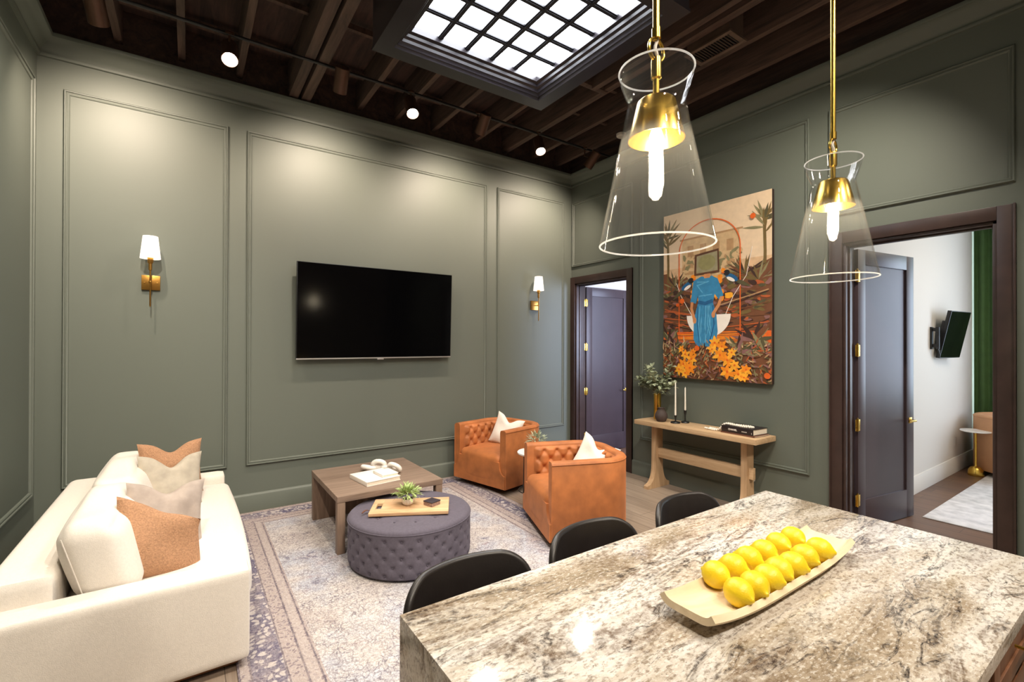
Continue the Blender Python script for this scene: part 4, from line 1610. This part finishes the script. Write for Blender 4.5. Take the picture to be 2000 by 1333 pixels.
poly([(.435, 1.16), (.69, 1.17), (.685, 1.375), (.44, 1.35)], tvg)
ell(.56, 1.268, .105, .083, tvs, .03, 20)
for s, hx_, hy_ in ((1, .37, 1.09), (-1, .79, 1.13)):                   # two birds facing the figure
    leaf(hx_ - s * .08, hy_ - .08, .20, .045, (PI + .65) if s > 0 else -.45, ol2)
    ell(hx_ - s * .055, hy_ - .055, .075, .034, bl3, s * .5, 16)
    ell(hx_ - s * .045, hy_ - .072, .05, .018, wh, s * .5, 14)
    ell(hx_, hy_, .034, .032, bk, 0, 16)
    leaf(hx_ + s * .02, hy_ + .004, .045, .012, 0 if s > 0 else PI, og3)
# front leaves and orange blossom
for cx, cy, n_ in ((.08, .42, 14), (.2, .30, 12), (1.08, .42, 16), (1.18, .3, 12), (.92, .3, 12)):
    for k in range(n_):
        leaf(cx, cy, ra.uniform(.14, .26), .045, ra.uniform(-.4, PI + .4), ra.choice((ol2, br, gn, db, tk)))
for k in range(200):
    leaf(ra.uniform(.02, AW - .02), ra.uniform(.02, .34), ra.uniform(.04, .11), .02, ra.uniform(0, 2 * PI), ra.choice((br, ol, db, tk, ol2, gn, rs)))


for k in range(320):
    leaf(ra.uniform(0, AW), ra.uniform(0, .40) ** 1.0, ra.uniform(.03, .09), .014, ra.uniform(.2, PI - .2), ra.choice((sh, tn, gn, ol, rs, tk, sh)))


def flower(cx, cy, r_):
    a0 = ra.uniform(0, 6)
    for k in range(6):
        leaf(cx, cy, r_ * ra.uniform(.8, 1.15), r_ * .5, a0 + k * PI / 3, ra.choice((og, og2, og2, og)))
    ell(cx, cy, r_ * .16, r_ * .16, og3, 0, 8)


for cx, cy, r_ in [(.66, .40, .08), (.74, .36, .07), (.72, .27, .085), (.80, .22, .08), (.88, .17, .07), (.80, .10, .09), (.92, .08, .08), (1.0, .13, .07), (.98, .05, .06), (.30, .27, .07), (.38, .22, .08), (.28, .16, .08), (.36, .12, .085), (.22, .10, .07), (.30, .06, .07), (.25, .33, .05), (.63, .33, .06), (.85, .30, .06), (.40, .30, .05)]:
    flower(cx, cy, r_)
for cx, cy, r_ in ((1.07, 1.66, .028), (.45, .34, .03), (1.21, .08, .03), (.2, .83, .02), (.26, .87, .03)):
    ell(cx, cy, r_, r_, og3, 0, 14)
pr_ = obj('print', pb, [m for _, m in sorted(cols.values(), key=lambda q: q[0])], t, smooth=False)
pr_.matrix_local = Mat((-.0425, 0, 0), x=(0, -1, 0), y=(0, 0, 1))

# ---------------------------------------------------------------- kitchen island
IX0, IX1, IY0, IY1, IZ = -4.182, -2.270, -4.000, -4.950, .914
bm = BM()
tt = bmesh.new()
lw_ = IX1 - IX0
pf = [(0, .001), (.04, .001), (.04, IZ - .04), (lw_, IZ - .04), (lw_, IZ), (0, IZ)]
va = [tt.verts.new((x, 0, z)) for x, z in pf]
vb = [tt.verts.new((x, IY0 - IY1, z)) for x, z in pf]
tt.faces.new(va); tt.faces.new(vb[::-1])
for i in range(6):
    tt.faces.new((va[i], vb[i], vb[(i + 1) % 6], va[(i + 1) % 6]))
bmesh.ops.recalc_face_normals(tt, faces=tt.faces)
bmesh.ops.bevel(tt, geom=list(tt.edges), offset=.0025, segments=2, profile=.6, affect='EDGES')
join(bm, tt)
tag(obj('countertop', bm, 'granite', None, (IX0, IY1, 0)), 'brown and cream granite island worktop with a waterfall end', 'countertop')
cab = thing('base_cabinet', 'stained wood island cabinet with drawers and brass pulls under the granite', 'cabinet', (-2.62, -4.6, .001))
bm = BM(); box(bm, (-.33, -.30, .1), (.33, .29, IZ - .042), .002); box(bm, (-.33, -.24, 0), (.33, .29, .1)); obj('body', bm, 'cabinet', cab)
for z0, z1 in ((.70, .86), (.42, .685), (.12, .405)):
    bm = BM()
    box(bm, (-.322, -.32, z0), (.322, -.302, z1), .002)
    box(bm, (-.322, -.326, z0), (-.26, -.32, z1), .001); box(bm, (.26, -.326, z0), (.322, -.32, z1), .001)
    box(bm, (-.26, -.326, z0), (.26, -.32, z0 + .05), .001); box(bm, (-.26, -.326, z1 - .05), (.26, -.32, z1), .001)
    dr = obj('drawer', bm, 'cabinet', cab)
    bm = BM()
    zz = (z0 + z1) / 2
    tube(bm, [(-.09, -.355, zz), (.09, -.355, zz)], .006, 10)
    for s in (-.07, .07):
        tube(bm, [(s, -.324, zz), (s, -.355, zz)], .005, 8)
    obj('pull', bm, 'brass', dr)
cab = thing('base_cabinet', 'island cabinet side with a dark open niche next to the waterfall end', 'cabinet', (-3.545, -4.6, .001))
bm = BM()
box(bm, (-.585, -.30, 0), (-.565, .29, IZ - .042)); box(bm, (.565, -.30, 0), (.585, .29, IZ - .042)); box(bm, (-.565, .27, 0), (.565, .29, IZ - .042)); box(bm, (-.565, -.30, .0), (.565, .27, .1)); box(bm, (-.565, -.30, IZ - .08), (.565, .27, IZ - .042))
obj('body', bm, 'cabinet', cab)
t = thing('wine_cooler', 'black under-counter appliance in the island niche below the granite edge', 'appliance', (-3.545, -4.6, .102))
bm = BM(); box(bm, (-.30, -.28, 0), (.56, .26, .70), .004); obj('body', bm, 'plastic', t)
bm = BM(); box(bm, (-.29, -.292, .02), (.55, -.281, .69), .003); obj('door', bm, 'screen', t)
bm = BM(); tube(bm, [(.50, -.32, .1), (.50, -.32, .6)], .008, 10); tube(bm, [(.50, -.29, .12), (.50, -.32, .12)], .006, 8); tube(bm, [(.50, -.29, .58), (.50, -.32, .58)], .006, 8); obj('handle', bm, 'silver', t)


# ---------------------------------------------------------------- counter stools
def stool(x, label):
    t = thing('counter_stool', label, 'stool', (x, -3.865, .0005), 0, 'black leather stools along the island')
    if x < -2.4:
        t.location.z = ZR
    zo = t.location.z
    W, H0, H1, rc = .228, .60 - zo, .937 - zo, .10

    def f(u, v):
        z = H0 + (H1 - H0) * v
        e = max(0.0, z - (H1 - rc)) / rc
        wv = W - rc * (1 - math.sqrt(max(0, 1 - e * e))) - .035 * (1 - v)
        x_ = (2 * u - 1) * wv
        y_ = -.085 * (x_ / W) ** 2 + .05 * (v - .8)
        return (x_, y_, z)
    bm = BM(); sheet(bm, lambda u, v: f(u, 1 - (1 - v) ** 2.2), 30, 30, .026); obj('backrest', bm, 'leather', t, angle=70)
    bm = BM()
    pts = [f(0, 1 - .85 * (1 - i / 30) ** 2.2) for i in range(31)] + [f(i / 24, 1) for i in range(1, 24)] + [f(1, 1 - .85 * (i / 30) ** 2.2) for i in range(31)]
    tube(bm, pts, .0135, 10); obj('piping', bm, 'leather', t)
    bm = BM(); soft(bm, (-.215, -.43, .60 - zo), (.215, -.015, .665 - zo), .03, (0, 0, .012), 12); obj('seat', bm, 'leather', t)
    for sx in (-1, 1):
        for sy in (-.38, -.05):
            bm = BM(); tube(bm, [(sx * .15, sy, .605 - zo), (sx * .205, sy + (.04 if sy > -.2 else -.04), .0)], .011, 10); obj('leg', bm, 'black', t)
    bm = BM(); tube(bm, [(-.187, -.412, .22), (.187, -.412, .22), (.187, -.018, .22), (-.187, -.018, .22)], .008, 8, True); obj('footrest', bm, 'black', t)
    return t


stool(-3.92, 'black leather counter stool nearest the sofa, left end of the island')
stool(-3.385, 'black leather counter stool in the middle, behind the near armchair')
stool(-2.805, 'black leather counter stool farthest right, closest to the console')

# ---------------------------------------------------------------- tray of lemons
t = thing('wooden_tray', 'long pale wooden boat tray holding lemons on the granite island', 'tray', (-3.18, -4.475, IZ + .0006))
bm = BM()


def tray_fn(u, v):
    x_ = (u - .5) * .83
    e = abs(2 * u - 1)
    wd = .088 - .012 * e ** 3
    y_ = (2 * v - 1) * wd
    lift = .032 * e ** 3.2
    side = .032 * (1 - .45 * e ** 2) * abs(2 * v - 1) ** 6
    return (x_, y_, .012 + lift + side)


sheet(bm, tray_fn, 40, 18, .018)
lo = min(v.co.z for v in bm.verts)
for v in bm.verts:
    v.co.z -= lo
    v.co.z *= 1.0
obj('tray', bm, 'tray', t, angle=60)
ZL = IZ + .0245
lem = None
LB = BM()
lathe(LB, [(0, -.0475), (.004, -.047), (.0075, -.0425), (.013, -.038), (.023, -.030), (.031, -.018), (.0345, -.004), (.034, .010), (.030, .022), (.021, .033), (.011, .039), (.007, .043), (.0045, .0475), (0, .048)], 26)
front = [(-3.425, -4.517), (-3.352, -4.520), (-3.279, -4.522), (-3.206, -4.516), (-3.133, -4.521), (-3.045, -4.517), (-2.950, -4.520)]
backr = [(-3.385, -4.431), (-3.296, -4.432), (-3.206, -4.430), (-3.117, -4.432), (-3.020, -4.430), (-2.925, -4.432)]
fl_ = ['lemon at the near left end of the tray, front row', 'second lemon from the left in the front row of the tray', 'lemon with its stem scar toward the camera, third in the front row', 'middle lemon of the front row on the tray', 'lemon just right of the middle in the front row of the tray', 'second lemon from the right end of the front row on the tray', 'lemon at the far right end of the front row on the tray']
bl_ = ['lemon at the left end of the back row on the tray', 'second lemon from the left in the back row of the tray', 'third lemon from the left in the back row of the tray', 'fourth lemon from the left in the back row of the tray', 'second lemon from the right in the back row of the tray', 'lemon at the far right end of the back row on the tray']
rl = random.Random(4)
for (x, y), lab in zip(front + backr, fl_ + bl_):
    if lem is None:
        lem = obj('lemon', LB, 'lemon'); o = lem
    else:
        o = lem.copy(); COL.objects.link(o)
    tag(o, lab, 'lemon', 'lemons on the wooden tray')
    a = rl.uniform(-.35, .35) + (PI if rl.random() < .4 else 0)
    tl = rl.uniform(-.14, .14)
    o.matrix_world = T(x, y - .002 if y < -4.48 else y + .004, ZL + .037) @ RZ(a) @ RX(PI / 2 + tl) @ RZ(rl.uniform(0, 6)) @ Matrix.Diagonal((1.09, 1.09, .98, 1))

# ---------------------------------------------------------------- bedroom seen through the near door
t = thing('wall_television', 'small television on a wall arm in the bright room beyond the doorway', 'television', (2.54, -3.46, 1.72))
bm = BM()
box(bm, (-.03, -.02, -.13), (.03, 0, .13), .003); box(bm, (-.02, -.075, -.11), (.02, -.02, -.07), .003); box(bm, (-.02, -.075, .08), (.02, -.02, .12), .003); box(bm, (-.016, -.08, -.13), (.016, -.05, .13), .003)
tube(bm, [(.02, -.06, -.12), (.05, -.07, -.20), (.09, -.06, -.14)], .006, 6)
obj('wall_arm', bm, 'black', t)
Mx = Mat((.42, -.112, .045), x=(.82, -.065, 0), y=(.06, -.10, .58))
bm = BM(); box(bm, (-.30, -.285, -.02), (.30, .285, .02), .004, M=Mx); box(bm, (-.30, -.16, -.045), (-.05, .16, -.02), .004, M=Mx); obj('housing', bm, 'plastic', t)
bm = BM(); box(bm, (-.292, -.275, .02), (.292, .277, .022), M=Mx); obj('screen', bm, 'screen', t)
t = thing('curtain', 'dark green velvet curtain hanging in the room beyond the doorway', 'curtain', (4.36, -3.482, .02))
bm = BM()
sheet(bm, lambda u, v: (.035 * math.sin(u * 62) * (.7 + .3 * v), -1.15 * u, 3.38 * v), 120, 8, .006)
obj('fabric', bm, 'curtain', t, angle=80)
bm = BM(); tube(bm, [(0, .05, 3.42), (0, -2.2, 3.42)], .012, 10); obj('rail', bm, 'black', t)
t = thing('bedroom_rug', 'pale worn patterned rug on the brown floor beyond the doorway', 'rug', (2.5, -4.95, 0))
MT['rug2'] = mat_rug(1.42, 1.2)
bm = BM(); box(bm, (-1.40, -1.2, 0), (1.40, 1.2, .008), .003); obj('pile', bm, plain('pale_rug', (206, 202, 198), .95, var=.22, vs=9, bump=(120, .4, .004)), t)
t = thing('drink_table', 'small round drink table on a brass dome base beyond the doorway', 'side table', (3.49, -3.662, .0005))
bm = BM(); lathe(bm, [(0, 0), (.075, 0), (.078, .01), (.072, .07), (.05, .105), (.014, .12), (.012, .125), (.012, .55), (0, .55)], 28); obj('base', bm, 'brass', t)
bm = BM(); lathe(bm, [(0, .55), (.145, .55), (.15, .556), (.145, .568), (0, .568)], 36); obj('tabletop', bm, 'marble', t)
tub_chair('tan rounded armchair before the green curtain beyond the doorway', (3.60, -4.372, .010), R(-36.9), 'tan_leather', .44, .88, .42, .74, False, 'barrel_chair', 'armchair', None)
bm = BM(); box(bm, (0, -.006, -.058), (.072, 0, .058), .002)
tag(obj('outlet_plate', bm, 'white_plastic', None, (3.50, -3.4605, .38)), 'white outlet plate on the white wall beyond the doorway', 'outlet')
